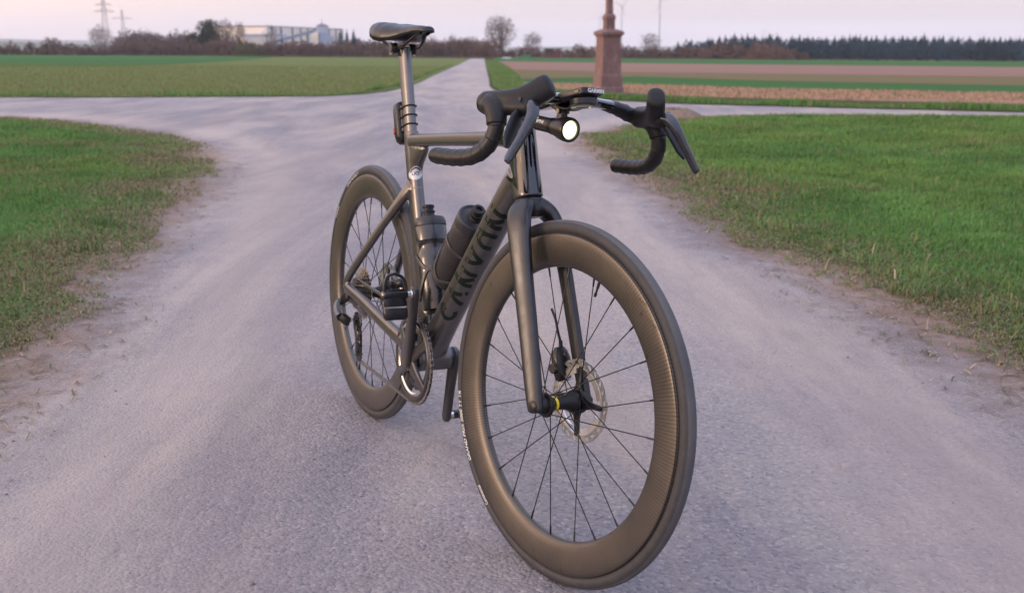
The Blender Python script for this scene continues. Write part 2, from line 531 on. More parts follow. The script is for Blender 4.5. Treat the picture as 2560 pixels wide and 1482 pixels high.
# ---- the crossroads: one worn sheet, crumbling into dirt beside the grass
def road():
    dd = np.concatenate([np.arange(-8, 23.2, .14)])
    ll = np.concatenate([np.linspace(-60, -14, 24, endpoint=False), np.arange(-14, 13, .14), np.linspace(13, 60, 24)])
    D, L = np.meshgrid(dd, ll, indexing='ij')
    d, l = D.ravel(), L.ravel()
    e = np.minimum(edge_dist(GL, d, l), edge_dist(GR, d, l))
    V = wp(d, l, off=.004)
    nl = len(ll); i, j = np.meshgrid(np.arange(len(dd) - 1), np.arange(nl - 1), indexing='ij')
    a = (i * nl + j).ravel(); Q = np.stack([a, a + nl, a + nl + 1, a + 1], -1)
    keep = (e[Q].max(1) > -.5)
    # nothing of the road beyond the far edges of the crossing
    cd, cl = d[Q].mean(1), l[Q].mean(1)
    lim = np.where(cl < -1.5, np.interp(cl, [q[1] for q in B_L], [q[0] for q in B_L]), np.interp(cl, [q[1] for q in B_R], [q[0] for q in B_R]))
    keep &= cd < lim + 1.6
    Q = Q[keep]
    used = np.unique(Q); mp = np.zeros(len(V), int); mp[used] = np.arange(len(used))
    me = fast_mesh('road', V[used], None, mp[Q][:, ::-1], {'edge': e[used]}, M_ROAD, True)
    bm = bmesh.new(); bm.from_mesh(me)
    if sum(f.normal.z for f in list(bm.faces)[:50]) < 0: bmesh.ops.reverse_faces(bm, faces=bm.faces)
    bm.to_mesh(me); bm.free()
    link('road', me, kind='structure')
road()
far_poly = ROAD_L[1:] + ROAD_R[::-1][:-2]
o = sheet('farm_track', [(22.3, -3.8)] + ROAD_L[2:] + ROAD_R[::-1][:-2] + [(22.3, .3)], .006, M_ROAD)
for _v in o.data.vertices:
    _q = np.array(_v.co[:2]) - CAM[:2]; _d, _l = _q @ FD, _q @ RD; _v.co.z = float(tz(_d, _l)) + .0046 + max(0, _d - 22.4) * .0004
_at = o.data.attributes.new('edge', 'FLOAT', 'POINT'); _at.data.foreach_set('value', np.full(len(o.data.vertices), .9, np.float32))

# ---- verges and fields, each laid a little above what lies below
M_VERGE_SOIL = M_TURF
def inset(P, dd, dl, seed):
    Q = np.array(P, float).copy(); q = np.arange(len(Q)) * .31
    k = .10 + .34 * vnoise(q, q * 0 + seed, seed); Q[:, 0] -= dd * k; Q[:, 1] += dl * k; return Q
sheet('grass_verge', inset(GL, .5, -1.0, 3), .010, M_TURF)
sheet('grass_verge', inset(GR, .5, 1.0, 8), .010, M_TURF)
fl_near = ragged(B_L + ROAD_L[1:4], .10, .5, 21)
FIELD_SPLIT = [(340, -75), (165.5, -40.4), (100, -29), (65.4, -24.5), (62.2, -30.4), (55, -60), (50, -110)]
sheet('field', np.vstack([fl_near, ROAD_L[4:], [(300, -20), (305, -40)], FIELD_SPLIT, [(20.1, -110)]]), .012, M_OLIVE)
sheet('field', FIELD_SPLIT[::-1] + [(305, -40), (420, -30), (420, -260), (50, -260)], .016, M_CROP)
br = ragged(B_R, .10, .5, 22)
sheet('grass_verge', np.vstack([br, [(2, 52), (13, 24), (17.6, 13), (18.9, 8.9), (20.6, 5.4), (22.0, 3.2), (25.5, 1.2), (27.8, .3), (40, .3), (68, -.2), (187, -3.1), (300, -5.5)], ROAD_R[::-1][:-1]]), .012, M_TURF)
S_A = [(27.8, .3), (25.5, 1.2), (22.0, 3.2), (20.6, 5.4), (18.9, 8.9), (17.6, 13), (13, 24), (2, 52)]       # near edge of the stubble
S_B = [(31.5, .3), (30.8, 3.77), (27.16, 6.46), (24.34, 11.95), (17, 30), (8, 55)]
S_C = [(37, .3), (42.2, 5.15), (36.1, 8.57), (30.85, 15.12), (22, 38), (12, 65)]
S_D = [(60.1, -.1), (52.3, 6.39), (50.7, 12.0), (45.8, 22.4), (35, 55), (25, 90)]
S_E = [(140.9, -2.2), (123.9, 15.1), (114.6, 27.1), (102, 49.8), (80, 110), (60, 170)]
S_F = [(320, -5.6), (312, 60), (309, 73), (300, 150), (290, 230)]
for nm, a, b, m, of in (('stubble_field', S_A, S_B, M_STUBBLE, .014), ('field', S_B, S_C, M_CROP, .016), ('weedy_field', S_C, S_D, M_WEEDS, .018),
                        ('ploughed_field', S_D, S_E, M_PLOUGH, .020), ('field', S_E, S_F, M_CROP, .022)):
    sheet(nm, np.vstack([ragged(a, .05, 1.0, 31), ragged(b, .05, 1.0, 33)[::-1]]), of, m)
sheet('field', [(305, -300), (305, -40), (312, 60), (300, 300), (900, 500), (900, -500)], .03, M_WEEDS)

# ---- grass
def m_grass(name):
    t = NT(name); c = t.attr('col', 'Color')
    t.set(color=c, rough=.6, spec=.25)
    tr = t.node('ShaderNodeBsdfTranslucent'); mx = t.node('ShaderNodeMixShader'); mx.inputs[0].default_value = .3
    t.l.new(c, tr.inputs[0]); out = t.n['Material Output']
    t.l.new(t.p.outputs[0], mx.inputs[1]); t.l.new(tr.outputs[0], mx.inputs[2]); t.l.new(mx.outputs[0], out.inputs[0])
    return t.m
M_GRASS = m_grass('grass_blades')
def blades(name, d, l, h, w, col, label, cat, lean=.5, off=.008, rnd=rng):
    n = len(d)
    B = wp(d, l, off=0) ; B[:, 2] += off
    az = rnd.uniform(0, 2 * np.pi, n); k = rnd.normal(0, 1, n) * lean
    side = np.stack([np.cos(az), np.sin(az), 0 * az], -1); dirv = np.stack([-np.sin(az), np.cos(az), 0 * az], -1)
    up = np.array([0, 0, 1.0])
    tip1 = B + dirv * (h * k * .35)[:, None] + up * (h * .6)[:, None]
    tip2 = B + dirv * (h * k)[:, None] + up * (h * np.clip(1 - .35 * k * k, .25, 1))[:, None]
    sw = side * (w / 2)[:, None]
    V = np.stack([B - sw, B + sw, tip1 - sw * .8, tip1 + sw * .8, tip2], 1).reshape(-1, 3)
    b = np.arange(n) * 5
    quads = np.stack([b, b + 1, b + 3, b + 2], -1); tris = np.stack([b + 2, b + 3, b + 4], -1)
    cc = np.repeat(col, 5, 0).reshape(n, 5, 3).copy()
    me = fast_mesh(name, V, tris, quads, {'col': cc.reshape(-1, 3)}, M_GRASS)
    return link(name, me, kind='stuff', label=label, cat=cat)
def grass_cols(n, dry, rnd=rng):
    g1 = np.array([.080, .190, .044]); g2 = np.array([.165, .330, .085]); br = np.array([.40, .300, .18]); ol = np.array([.200, .215, .085])
    t = rnd.random(n)[:, None]; c = g1 * (1 - t) + g2 * t
    u = rnd.random(n)
    c = np.where((u < dry)[:, None], br * rnd.uniform(.5, 1.15, n)[:, None], c)
    return np.where(((u >= dry) & (u < dry * 2.4))[:, None], ol * rnd.uniform(.7, 1.2, n)[:, None], c)
def scatter(poly, n, dr, lr, power=1.0):
    """points inside an outline, denser close by"""
    u = rng.random(n)
    d = dr[0] * (dr[1] / dr[0]) ** (u ** power)
    half = d * .74 + .9
    lo = np.maximum(lr[0], -half); hi = np.minimum(lr[1], half)
    l = lo + (hi - lo) * rng.random(n)
    e = edge_dist(poly, d, l)
    return d, l, e
def turf(poly, n, lr, seed, label, thr=.60):
    d, l, e = scatter(poly, n, (1.6, 16.0), lr)
    a = fbm(d * 1.3, l * 1.3, seed); b = fbm(d * 4.2, l * 4.2, seed + 40, 3)
    wob = e + (b - .5) * .5 + (a - .5) * .5                       # uneven margin
    depth = np.clip(-wob / .75, 0, 1)                                # 0 at the margin, 1 in full grass
    p = np.where(wob < -.42, 1, np.where(wob < 0, .55 + .45 * depth, np.where(wob < .16, .22 * (b > .45), .0)))
    keep = (rng.random(len(d)) < p) & (e < .2)
    d, l, e, a, b, depth = (q[keep] for q in (d, l, e, a, b, depth))
    h = (.020 + .016 * rng.random(len(d)) + (.012 + .052 * b) * depth ** .8) * (.72 + .75 * np.clip(a - .15, 0, 1)) * np.interp(d, [3, 8, 16], [.85, 1.1, 1.5])
    w = np.interp(d, [2, 6, 16], [.0036, .0068, .014]) * rng.uniform(.7, 1.3, len(d))
    dryness = np.clip(.80 * (1 - depth) + .05 + 2.2 * np.clip(a - thr, 0, 1), 0, 1)
    c = grass_cols(len(d), 0) * (.80 + .45 * np.clip((fbm(d * 2.1, l * 2.1, seed + 9) - .3) * 1.6, 0, 1))[:, None]
    yl = np.clip((fbm(d * .75, l * .75, seed + 21, 4) - .42) * 3.2, 0, 1)[:, None]; c = c * (1 - .55 * yl) + (c * [1.45, 1.02, .85]) * .55 * yl
    u = rng.random(len(d)); cd = grass_cols(len(d), .46) * .86
    c = np.where((u < dryness)[:, None], cd, c)
    blades('grass', d, l, h * (.62 + .38 * depth), w, c, label, 'grass', .75 + .9 * (1 - depth))
turf(GR, 560000, (.4, 12.0), 11, 'lush green grass on the verge right of the bicycle')
turf(GL, 460000, (-12.0, -1.3), 57, 'patchy green and brown grass in the corner left of the bicycle', .50)

# ragged tufts along the far edges of the crossing and dry stalks in the stubble strip
def line_tufts(line, n, spread, hmin, hmax, col, name, label, cat, w=.016, shift=0.0, clump=True):
    P = np.asarray(line, float); seg = np.hypot(*(P[1:] - P[:-1]).T); cs = np.concatenate([[0], np.cumsum(seg)])
    s = rng.random(n) * cs[-1]
    d = np.interp(s, cs, P[:, 0]); l = np.interp(s, cs, P[:, 1])
    q = fbm(s * .9, s * 0 + 1.7, 5)
    d = d + shift + rng.normal(0, spread, n)
    h = hmin + (hmax - hmin) * rng.random(n) * (np.clip((q - .3) * 2.2, .1, 1) if clump else 1)
    blades(name, d, l, h, np.full(n, w) * rng.uniform(.6, 1.4, n), col(n), label, cat, .45)
dk = lambda n: grass_cols(n, .06) * .9
line_tufts([(20.45, -16), (20.75, -10.17), (20.9, -7.81), (21.3, -5.47), (21.8, -3.9), (22.9, -3.4), (27.8, -3.1), (41.6, -3.6), (90, -5.2)], 16000, .22, .03, .24, dk, 'grass', 'dark ragged grass edging of the field left of the farm track', 'grass', shift=.25)
line_tufts([(22.6, .5), (21.2, 1.5), (20.0, 2.4), (18.8, 3.5), (17.6, 6.0), (16.5, 8.4), (15.5, 11)], 12000, .22, .03, .20, dk, 'grass', 'dark ragged grass edging between the stubble strip and the crossing', 'grass', shift=.3)
line_tufts([(23.4, .1), (24.6, .1), (28.6, -.1), (38.6, -.3), (69, -1.0), (120, -2.5)], 9000, .3, .03, .2, dk, 'grass', 'grass verge beside the farm track at its stubble side', 'grass')
def stubble():
    n = 26000
    u = rng.random(n); l = rng.uniform(.3, 13, n)
    a = np.interp(l, [q[1] for q in S_A[::1]], [q[0] for q in S_A]); b = np.interp(l, [q[1] for q in S_B], [q[0] for q in S_B])
    d = a + (b - a) * u
    q = fbm(d * .8, l * .8, 77)
    k = q > .36; d, l = d[k], l[k]; n = len(d)
    c = np.array([.50, .33, .22]) * rng.uniform(.5, 1.2, n)[:, None]
    g = rng.random(n) < .12; c[g] = np.array([.13, .15, .05]) * rng.uniform(.7, 1.2, g.sum())[:, None]
    blades('stubble', d, l, rng.uniform(.02, .09, n), rng.uniform(.012, .03, n), c, 'straw coloured stubble standing in the strip beyond the crossing', 'stubble', .9)
stubble()
def crop_rows():
    n = 75000
    d = 20.9 * (75 / 20.9) ** rng.random(n); l = np.interp(d, [q[0] for q in ROAD_L], [q[1] for q in ROAD_L]) - .2 - rng.random(n) * .56 * d
    e = edge_dist(np.vstack([fl_near, ROAD_L[4:], [(300, -20)], [(20.1, -160)]]), d, l)
    k = (e < -.15) & (l < np.interp(d, [q[0] for q in ROAD_L], [q[1] for q in ROAD_L]) - .2)
    d, l = d[k], l[k]; n = len(d)
    c = np.array([.180, .225, .070]) * rng.uniform(.6, 1.3, n)[:, None]
    g = rng.random(n) < .2; c[g] = np.array([.28, .215, .13]) * rng.uniform(.6, 1.1, g.sum())[:, None]
    blades('crop_seedlings', d, l, rng.uniform(.03, .08, n) * np.sqrt(d / 20), .010 * np.sqrt(d / 20) * rng.uniform(.7, 1.5, n), c, 'short young crop seedlings covering the field left of the farm track', 'crop', .7, off=.012)
crop_rows()
def track_verge():
    n = 22000
    d = 23.2 * (150 / 23.2) ** rng.random(n); l0 = np.interp(d, [q[0] for q in ROAD_R], [q[1] for q in ROAD_R]) + .1; l1 = np.interp(d, [23, 27.8, 40, 68, 187], [1.6, .3, .3, -.2, -3.1])
    l = l0 + (l1 - l0) * rng.random(n); c = grass_cols(n, .12) * (.62 + .6 * fbm(d * .7, l * 1.6, 91))[:, None]
    blades('grass', d, l, rng.uniform(.04, .12, n) * np.sqrt(d / 24), .012 * np.sqrt(d / 24) * rng.uniform(.7, 1.5, n), c, 'grass strip between the farm track and the ploughed field', 'grass', .7, off=.012)
track_verge()
def tufts(poly, n, lr, name, label):
    """coarser clumps standing above the sward"""
    d0, l0, e0 = scatter(poly, n, (2.4, 13), lr); k = (e0 < -.12); d0, l0 = d0[k], l0[k]
    m = 46; sp = rng.uniform(.03, .09, len(d0))
    d = np.repeat(d0, m) + rng.normal(0, 1, len(d0) * m) * np.repeat(sp, m); l = np.repeat(l0, m) + rng.normal(0, 1, len(d0) * m) * np.repeat(sp, m)
    h = np.repeat(rng.uniform(.03, .075, len(d0)), m) * rng.uniform(.5, 1.15, len(d)); tone = np.repeat(rng.uniform(.55, 1.15, len(d0)), m)
    hue = np.repeat(rng.random(len(d0)), m)[:, None]
    c = (np.array([.10, .20, .055]) * (1 - hue) + np.array([.19, .25, .085]) * hue) * tone[:, None]
    dry = rng.random(len(d)) < .10; c[dry] = np.array([.36, .27, .16]) * rng.uniform(.6, 1.1, dry.sum())[:, None]
    blades(name, d, l, h, np.interp(d, [2, 6, 14], [.004, .007, .012]) * rng.uniform(.7, 1.3, len(d)), c, label, 'grass', .8)
tufts(GR, 900, (.5, 9), 'grass_tufts', 'coarse grass clumps standing out of the verge right of the bicycle')
tufts(GL, 700, (-9, -1.3), 'grass_tufts', 'coarse grass clumps standing out of the corner left of the bicycle')
def straw():
    """flattened dry stems on the earth beside the grass"""
    n = 60000
    d = 1.7 * (14 / 1.7) ** rng.random(n); l = rng.uniform(-.55, .55, n) * d
    e = np.minimum(edge_dist(GL, d, l), edge_dist(GR, d, l)); k = (e > -.45) & (e < .42) & (rng.random(n) < np.interp(e, [-.45, -.1, .05, .42], [.3, .5, .32, .02])); d, l = d[k], l[k]; n = len(d)
    B = wp(d, l, off=.009); az = rng.uniform(0, 6.283, n); L = rng.uniform(.02, .075, n); w = np.interp(d, [2, 14], [.0016, .007]) * rng.uniform(.7, 1.4, n)
    dv = np.stack([np.cos(az), np.sin(az), rng.normal(.06, .08, n)], -1) * L[:, None]; sv = np.stack([-np.sin(az), np.cos(az), 0 * az], -1) * w[:, None]
    lift = np.array([0, 0, .004]); mid = B + dv * .5 + lift + sv * rng.normal(0, 2, n)[:, None]
    V = np.stack([B - sv, B + sv, mid - sv, mid + sv, B + dv], 1).reshape(-1, 3); b_ = np.arange(n) * 5
    c = np.where((rng.random(n) < .45)[:, None], np.array([.44, .34, .23]), np.array([.20, .145, .10])) * rng.uniform(.5, 1.15, n)[:, None]
    g = rng.random(n) < .25; c[g] = np.array([.14, .17, .06]) * rng.uniform(.6, 1.1, g.sum())[:, None]
    me = fast_mesh('straw', V, np.stack([b_ + 2, b_ + 3, b_ + 4], -1), np.stack([b_, b_ + 1, b_ + 3, b_ + 2], -1), {'col': np.repeat(c, 5, 0)}, M_GRASS)
    link('straw', me, kind='stuff', label='flattened dry stems littering the bare earth beside the grass', cat='straw')
straw()
def dead_stalks():
    d = np.concatenate([rng.uniform(3.2, 12, 150), rng.uniform(7.4, 8.6, 26), rng.uniform(8.5, 10, 18)]); l = np.concatenate([.28 * d[:150] + rng.uniform(-.4, 1.2, 150), rng.uniform(1.35, 1.7, 26), rng.uniform(1.9, 2.5, 18)])
    e = edge_dist(GR, d, l); k = e < .12; d, l = d[k], l[k]; n = len(d)
    blades('dead_stalks', d, l, rng.uniform(.03, .09, n), rng.uniform(.003, .007, n), np.array([.55, .42, .29]) * rng.uniform(.6, 1.1, n)[:, None], 'pale dead grass stalks scattered through the verge right of the bicycle', 'stalks', 1.0)
dead_stalks()
# ---- loose grit and crumbs of earth on the road
def grit():
    n = 9000
    d = 1.6 * (13 / 1.6) ** rng.random(n); l = rng.uniform(-.55, .55, n) * d
    e = np.minimum(edge_dist(GL, d, l), edge_dist(GR, d, l)); k = (e > .03) & (rng.random(n) < np.where(e < .55, 1, .13)); d, l = d[k], l[k]; n = len(d)
    r = rng.uniform(.0012, .0034, n) * np.where(rng.random(n) < .03, 2.0, 1) * np.where(rng.random(n) < .02, 2.6, 1)
    base = np.array([[1, 0, 0], [-.5, .87, 0], [-.5, -.87, 0], [0, 0, .8], [.3, .5, .45]])
    F = np.array([[0, 1, 4], [1, 3, 4], [4, 3, 0], [1, 2, 3], [2, 0, 3]])
    az = rng.uniform(0, 6.28, n); B = wp(d, l, off=.004)
    ca, sa = np.cos(az), np.sin(az)
    V = base[None] * rng.uniform(.6, 1.3, (n, 5, 3)) * r[:, None, None]
    V = np.stack([V[..., 0] * ca[:, None] - V[..., 1] * sa[:, None], V[..., 0] * sa[:, None] + V[..., 1] * ca[:, None], V[..., 2]], -1) + B[:, None]
    c = np.array([.30, .25, .24]) * rng.uniform(.4, 1.5, n)[:, None]
    me = fast_mesh('gravel', V.reshape(-1, 3), (F[None] + (np.arange(n) * 5)[:, None, None]).reshape(-1, 3), None, {'col': np.repeat(c, 5, 0)}, None)
    t = NT('gravel'); t.set(color=t.attr('col', 'Color'), rough=.9, spec=.2); me.materials.append(t.m)
    link('gravel', me, kind='stuff', label='loose grit and crumbs strewn over the road', cat='gravel')
grit()
# ------------------------------------------------------------------ far country
def m_twig(name, c, var=.3, scale=.6):
    t = NT(name); v = t.coord(); n = t.noise(scale, 4, .6, v); c = np.array(c)
    t.set(color=t.ramp(n, [(.3, tuple(c * (1 - var))), (.7, tuple(c * (1 + var)))]), rough=.9, spec=.1); return t.m
M_BARK = m_twig('bark', (.105, .080, .072))
M_TWIG = m_twig('twigs', (.145, .105, .105))
M_SCRUB = m_twig('scrub', (.130, .082, .070), .45, .12)
M_SCRUB2 = m_twig('green_scrub', (.095, .088, .048), .4, .2)
M_FIR = m_twig('fir', (.018, .041, .062), .55, .09)
M_PINE = m_twig('pine', (.035, .042, .030), .4, .3)

def bare_tree(name, d, l, height, crown_w, seed, label, trunk_r=.35, nodes=900, bole=.2, group=None, limbs=5, egg=.55):
    """leafless tree: branches reach for points spread through an egg-shaped crown, thicker where more of them pass"""
    R = np.random.default_rng(seed)
    root = link(name, None, None, label, 'tree', group); root.location = w1(d, l)
    # targets in the crown volume, denser towards its skin
    u = R.normal(size=(nodes * 2, 3)); u /= np.linalg.norm(u, axis=1)[:, None]; q = R.random(nodes * 2) ** .42
    cz = height * (bole + (1 - bole) * egg); P = u * q[:, None]
    hi, lo = height - cz, cz - height * bole * .75
    lump = .72 + .36 * vnoise(u[:, 0] * 2.2 + seed, u[:, 2] * 2.2 + u[:, 1] * 1.7, seed)
    P = P * np.array([crown_w / 2, crown_w / 2, 1]) * lump[:, None]
    P[:, 2] = cz + np.where(P[:, 2] > 0, P[:, 2] * hi / 1.0, P[:, 2] * lo)
    P = P[P[:, 2] > height * bole * .6][:nodes]
    N = [np.array([0, 0, -.3])]; par = [-1]
    k = 5
    for i in range(1, k + 1): N.append(np.array([R.normal(0, .03) * trunk_r * 4, R.normal(0, .03) * trunk_r * 4, height * bole * i / k])); par.append(len(N) - 2)
    for i in range(limbs):        # leaders
        a = 6.283 * i / limbs + R.normal(0, .3); t = R.uniform(.25, .75); tip = np.array([math.cos(a) * crown_w * .5 * t, math.sin(a) * crown_w * .5 * t, height * (.95 - .28 * t)])
        p0_ = k - R.integers(0, 2); s0 = N[p0_]; prev = p0_
        for f in np.linspace(.14, .86, 8):
            bend = np.array([math.cos(a), math.sin(a), 0]) * crown_w * .09 * math.sin(f * 3.14)
            N.append(s0 + (tip - s0) * f + bend + R.normal(0, .02, 3) * height * .3); par.append(prev); prev = len(N) - 1
    base_n = len(N)
    order = np.argsort(np.linalg.norm(P - np.array([0, 0, height * bole]), axis=1))
    A = np.zeros((base_n + 3 * len(P), 3)); A[:base_n] = N; n = base_n
    for i in order:
        p = P[i]; dd = np.linalg.norm(A[3:n] - p, axis=1) + .35 * np.maximum(0, A[3:n, 2] - p[2]); j = 3 + int(np.argmin(dd))
        mid = (A[j] + p) / 2 + R.normal(0, .08, 3) * np.linalg.norm(A[j] - p) + np.array([0, 0, -.04 * np.linalg.norm(A[j] - p)])
        A[n] = mid; par.append(j); A[n + 1] = p; par.append(n); n += 2
    A = A[:n]; cnt = np.zeros(n); leaf = np.ones(n); 
    for i in range(n): 
        if par[i] >= 0: leaf[par[i]] = 0
    cnt += leaf
    for i in range(n - 1, 0, -1): cnt[par[i]] += cnt[i]
    r = np.maximum(trunk_r * (cnt / cnt[0]) ** .46, .028)
    V = []; Q = []; tips = []
    for i in range(1, n):
        a, b = A[par[i]], A[i]; dv = b - a; L = np.linalg.norm(dv) + 1e-6; dv /= L
        s = np.cross(dv, [.3, .5, .8]); s /= np.linalg.norm(s); t = np.cross(dv, s); m = 5 if r[i] > .08 else 3; o = len(V)
        for e, rr in ((a, min(r[par[i]], r[i] * 1.35)), (b, r[i])):
            for q_ in range(m): w = 6.2832 * q_ / m; V.append(e + (s * math.cos(w) + t * math.sin(w)) * rr)
        Q += [(o + x, o + (x + 1) % m, o + m + (x + 1) % m, o + m + x) for x in range(m)]
        if leaf[i]: tips.append((b, dv))
    link('trunk', fast_mesh('trunk', V, None, Q, None, M_BARK, True), root)
    tv = []
    for b, dv in tips:
        for _ in range(7):
            e = dv * .7 + R.normal(0, .55, 3) + [0, 0, .15]; e /= np.linalg.norm(e); s = np.cross(e, R.normal(size=3)); s /= np.linalg.norm(s) + 1e-9
            L = height * R.uniform(.035, .085); st = b - dv * R.random() * height * .04; tv += [st - s * .032, st + s * .032, st + e * L]
    link('crown', fast_mesh('crown', np.array(tv), np.arange(len(tv)).reshape(-1, 3), None, None, M_TWIG), root)
    return root

def leafy(pts, size, rnd, squash=1.0):
    """a triangle of random turn at every point"""
    n = len(pts); a = rnd.normal(size=(n, 3)); a /= np.linalg.norm(a, axis=1)[:, None]
    b = rnd.normal(size=(n, 3)); b -= a * (a * b).sum(1)[:, None]; b /= np.linalg.norm(b, axis=1)[:, None]
    s = (np.asarray(size) * rnd.uniform(.6, 1.4, n))[:, None]
    V = np.stack([pts + a * s, pts - a * s * .5 + b * s * .8, pts - a * s * .5 - b * s * .8], 1)
    return V.reshape(-1, 3), np.arange(n * 3).reshape(-1, 3)

def scrub_points(d, l, r, h, n, rnd):
    """points filling one dome-shaped bush"""
    u = rnd.random(n) ** .5; th = rnd.uniform(0, 6.283, n); x = u * np.cos(th) * r; y = u * np.sin(th) * r
    top = h * np.sqrt(np.clip(1 - u * u, .05, 1)) * (0.75 + .5 * vnoise(x * 1.3 + d, y * 1.3 + l, 4))
    z = top * rnd.random(n) ** .6
    P = wp(d + x, l + y); P[:, 2] += z
    return P

def hedgerow(name, runs, label, mat, seed, size=.34):
    """runs: (distance, left, right, height low, height high, bushes)"""
    rnd = np.random.default_rng(seed); VV, TT = [], []; b = 0
    for d, l0, l1, h0, h1, m in runs:
        for k in range(m):
            l = l0 + (l1 - l0) * (k + rnd.random()) / m; h = rnd.uniform(h0, h1); r = rnd.uniform(.8, 1.5) * max(h * .6, 1.4)
            P = scrub_points(d + rnd.uniform(-4, 4), l, r, h, int(130 * r * max(h, 1.5) / 4) + 60, rnd)
            V, T = leafy(P, size, rnd); VV.append(V); TT.append(T + b); b += len(V)
    me = fast_mesh(name, np.concatenate(VV), np.concatenate(TT), None, None, mat)
    return link(name, me, kind='stuff', label=label, cat='hedge')

def conifer(d, l, h, r, rnd, tiers=9, per=9):
    V = []; T = []
    base = w1(d, l)
    for i in range(tiers):
        f = i / (tiers - 1); z = h * (.10 + .88 * f); rr = r * (1 - f ** 1.6) ** .9 + .12
        for k in range(per):
            a = rnd.uniform(0, 6.283); q = rr * rnd.uniform(.7, 1.15); w = .32 * rr + .15
            tip = [math.cos(a) * q, math.sin(a) * q, z - .10 * h / tiers * 2 - q * .25]; s = np.array([-math.sin(a), math.cos(a), 0]) * w
            c = np.array([0, 0, z + .09 * h]); mid = np.array(tip) * .55 + c * .45
            b = len(V); V += [c, mid + s, np.array(tip), mid - s]; T += [(b, b + 1, b + 2), (b, b + 2, b + 3)]
    return np.array(V) + base, np.array(T)

def wood_of_firs(name, spots, label, mat, seed):
    rnd = np.random.default_rng(seed); VV, TT = [], []; b = 0
    for d, l, h in spots:
        if rnd.random() < .6: continue
        V, T = conifer(d, l, h, h * rnd.uniform(.22, .36), rnd, 10, 8); VV.append(V); TT.append(T + b); b += len(V)
    for d, l, h in spots:
        n = 95; u = rnd.normal(size=(n, 3)); u /= np.linalg.norm(u, axis=1)[:, None]; q = rnd.random(n)[:, None] ** .4
        P = u * q * np.array([h * .30, h * .30, h * .47]) + w1(d, l) + np.array([0, 0, h * .46])
        V, T = leafy(P, .42, rnd); VV.append(V); TT.append(T + b); b += len(V)
    me = fast_mesh(name, np.concatenate(VV), np.concatenate(TT), None, None, mat)
    return link(name, me, kind='stuff', label=label, cat='wood')

# the mixed hedge that closes the view, left to right
hedgerow('hedgerow', [(300, -150, -118, 1.4, 2.6, 14), (330, -170, -120, 2.5, 4.2, 12), (340, -122, -60, 3.2, 5.2, 26), (350, -110, -88, 3.6, 5.6, 12), (345, -62, -30, 3.6, 5.2, 16), (345, -32, -6, 3.2, 6.2, 16), (380, -50, -8, 4.6, 7.2, 16)],
         'brown leafless scrub hedge along the far end of the left fields', M_SCRUB, 5)
hedgerow('hedgerow', [(370, -6, 22, 2.6, 4.2, 12), (350, 20, 62, 3.2, 4.8, 20), (335, 60, 84, 3.6, 5.6, 12), (330, 82, 92, 2.6, 4.0, 5)],
         'brown leafless scrub hedge between the dark shed and the fir wood', M_SCRUB, 6)
# single bushes and trees that stand out of it
def bush(d, l, r, h, mat, label, seed, cat='bush'):
    rnd = np.random.default_rng(seed); P = scrub_points(d, l, r, h, int(420 * r * h / 8), rnd)
    V, T = leafy(P, .3, rnd); return link('bush', fast_mesh('bush', V, T, None, None, mat), None, label, cat, 'bushes along the far hedge')
bush(322, -141, 4.6, 4.9, M_SCRUB, 'broad brown bush standing alone left of the bare tree by the pylons', 11)
bush(325, -134, 3.0, 3.0, M_SCRUB, 'low brown bush just right of the broad lone bush at the far left', 12)
bush(330, -82.5, 5.2, 4.6, M_SCRUB2, 'olive green bush in front of the low white hall', 13)
bush(345, -148.5, 3.2, 2.6, M_SCRUB, 'leftmost low bush in the far hedge', 14)
bush(318, 78, 7.0, 5.2, M_SCRUB, 'rounded russet bush in front of the fir wood edge', 15)
def round_tree(d, l, h, r, seed, label, mat, trunk=.3, size=.34):
    rnd = np.random.default_rng(seed); root = link('evergreen_tree', None, None, label, 'tree', 'trees above the far hedge'); b = w1(d, l); root.location = b
    MB().tube([(0, 0, -.2), (.1, 0, h * .4), (0, .1, h * .8)], [trunk, trunk * .7, .06], 7).build('trunk', M_BARK, root)
    n = int(150 * r * h / 3); u = rnd.normal(size=(n, 3)); u /= np.linalg.norm(u, axis=1)[:, None]; q = rnd.random(n) ** .4
    P = u * q[:, None] * np.array([r, r, h * .42]) * (.75 + .5 * vnoise(u[:, 0] * 3 + seed, u[:, 2] * 3, seed))[:, None] + [0, 0, h * .58]
    V, T = leafy(P, size, rnd); link('crown', fast_mesh('crown', V, T, None, None, mat), root); return root
round_tree(360, -103.5, 12.6, 4.0, 3, 'tall dark evergreen tree rising beside two bare trees', M_PINE)
round_tree(352, -106.5, 7.6, 3.2, 4, 'lower dark evergreen leaning on the tall evergreen', M_PINE)
TG = 'leafless trees above the far hedge'
bare_tree('bare_tree', 362, -98.5, 13.2, 6.5, 31, 'leafless tree right beside the tall dark evergreen', .3, 420, .3, TG)
bare_tree('bare_tree', 366, -94.6, 12.6, 4.8, 33, 'narrow leafless tree left of the white hall', .26, 320, .3, TG)
bare_tree('bare_tree', 378, -86.5, 11.6, 7.0, 35, 'small reddish leafless tree touching the white hall', .24, 320, .2, TG)
bare_tree('bare_tree', 400, -4.7, 16.3, 13.4, 38, 'great leafless tree with forked trunk beside the farm track', .62, 1300, .20, TG, 7)
bare_tree('bare_tree', 402, 8.0, 10.2, 8.6, 47, 'smaller rounded leafless tree between the great tree and the dark shed', .34, 800, .20, TG)
bare_tree('bare_tree', 420, -164.4, 12.0, 10.4, 44, 'spreading leafless tree in front of the pylons', .4, 800, .18, TG, 6)
bare_tree('bare_tree', 420, 55.0, 10.8, 9.6, 55, 'rounded leafless tree between the two wind turbines', .34, 700, .18, TG, 6)
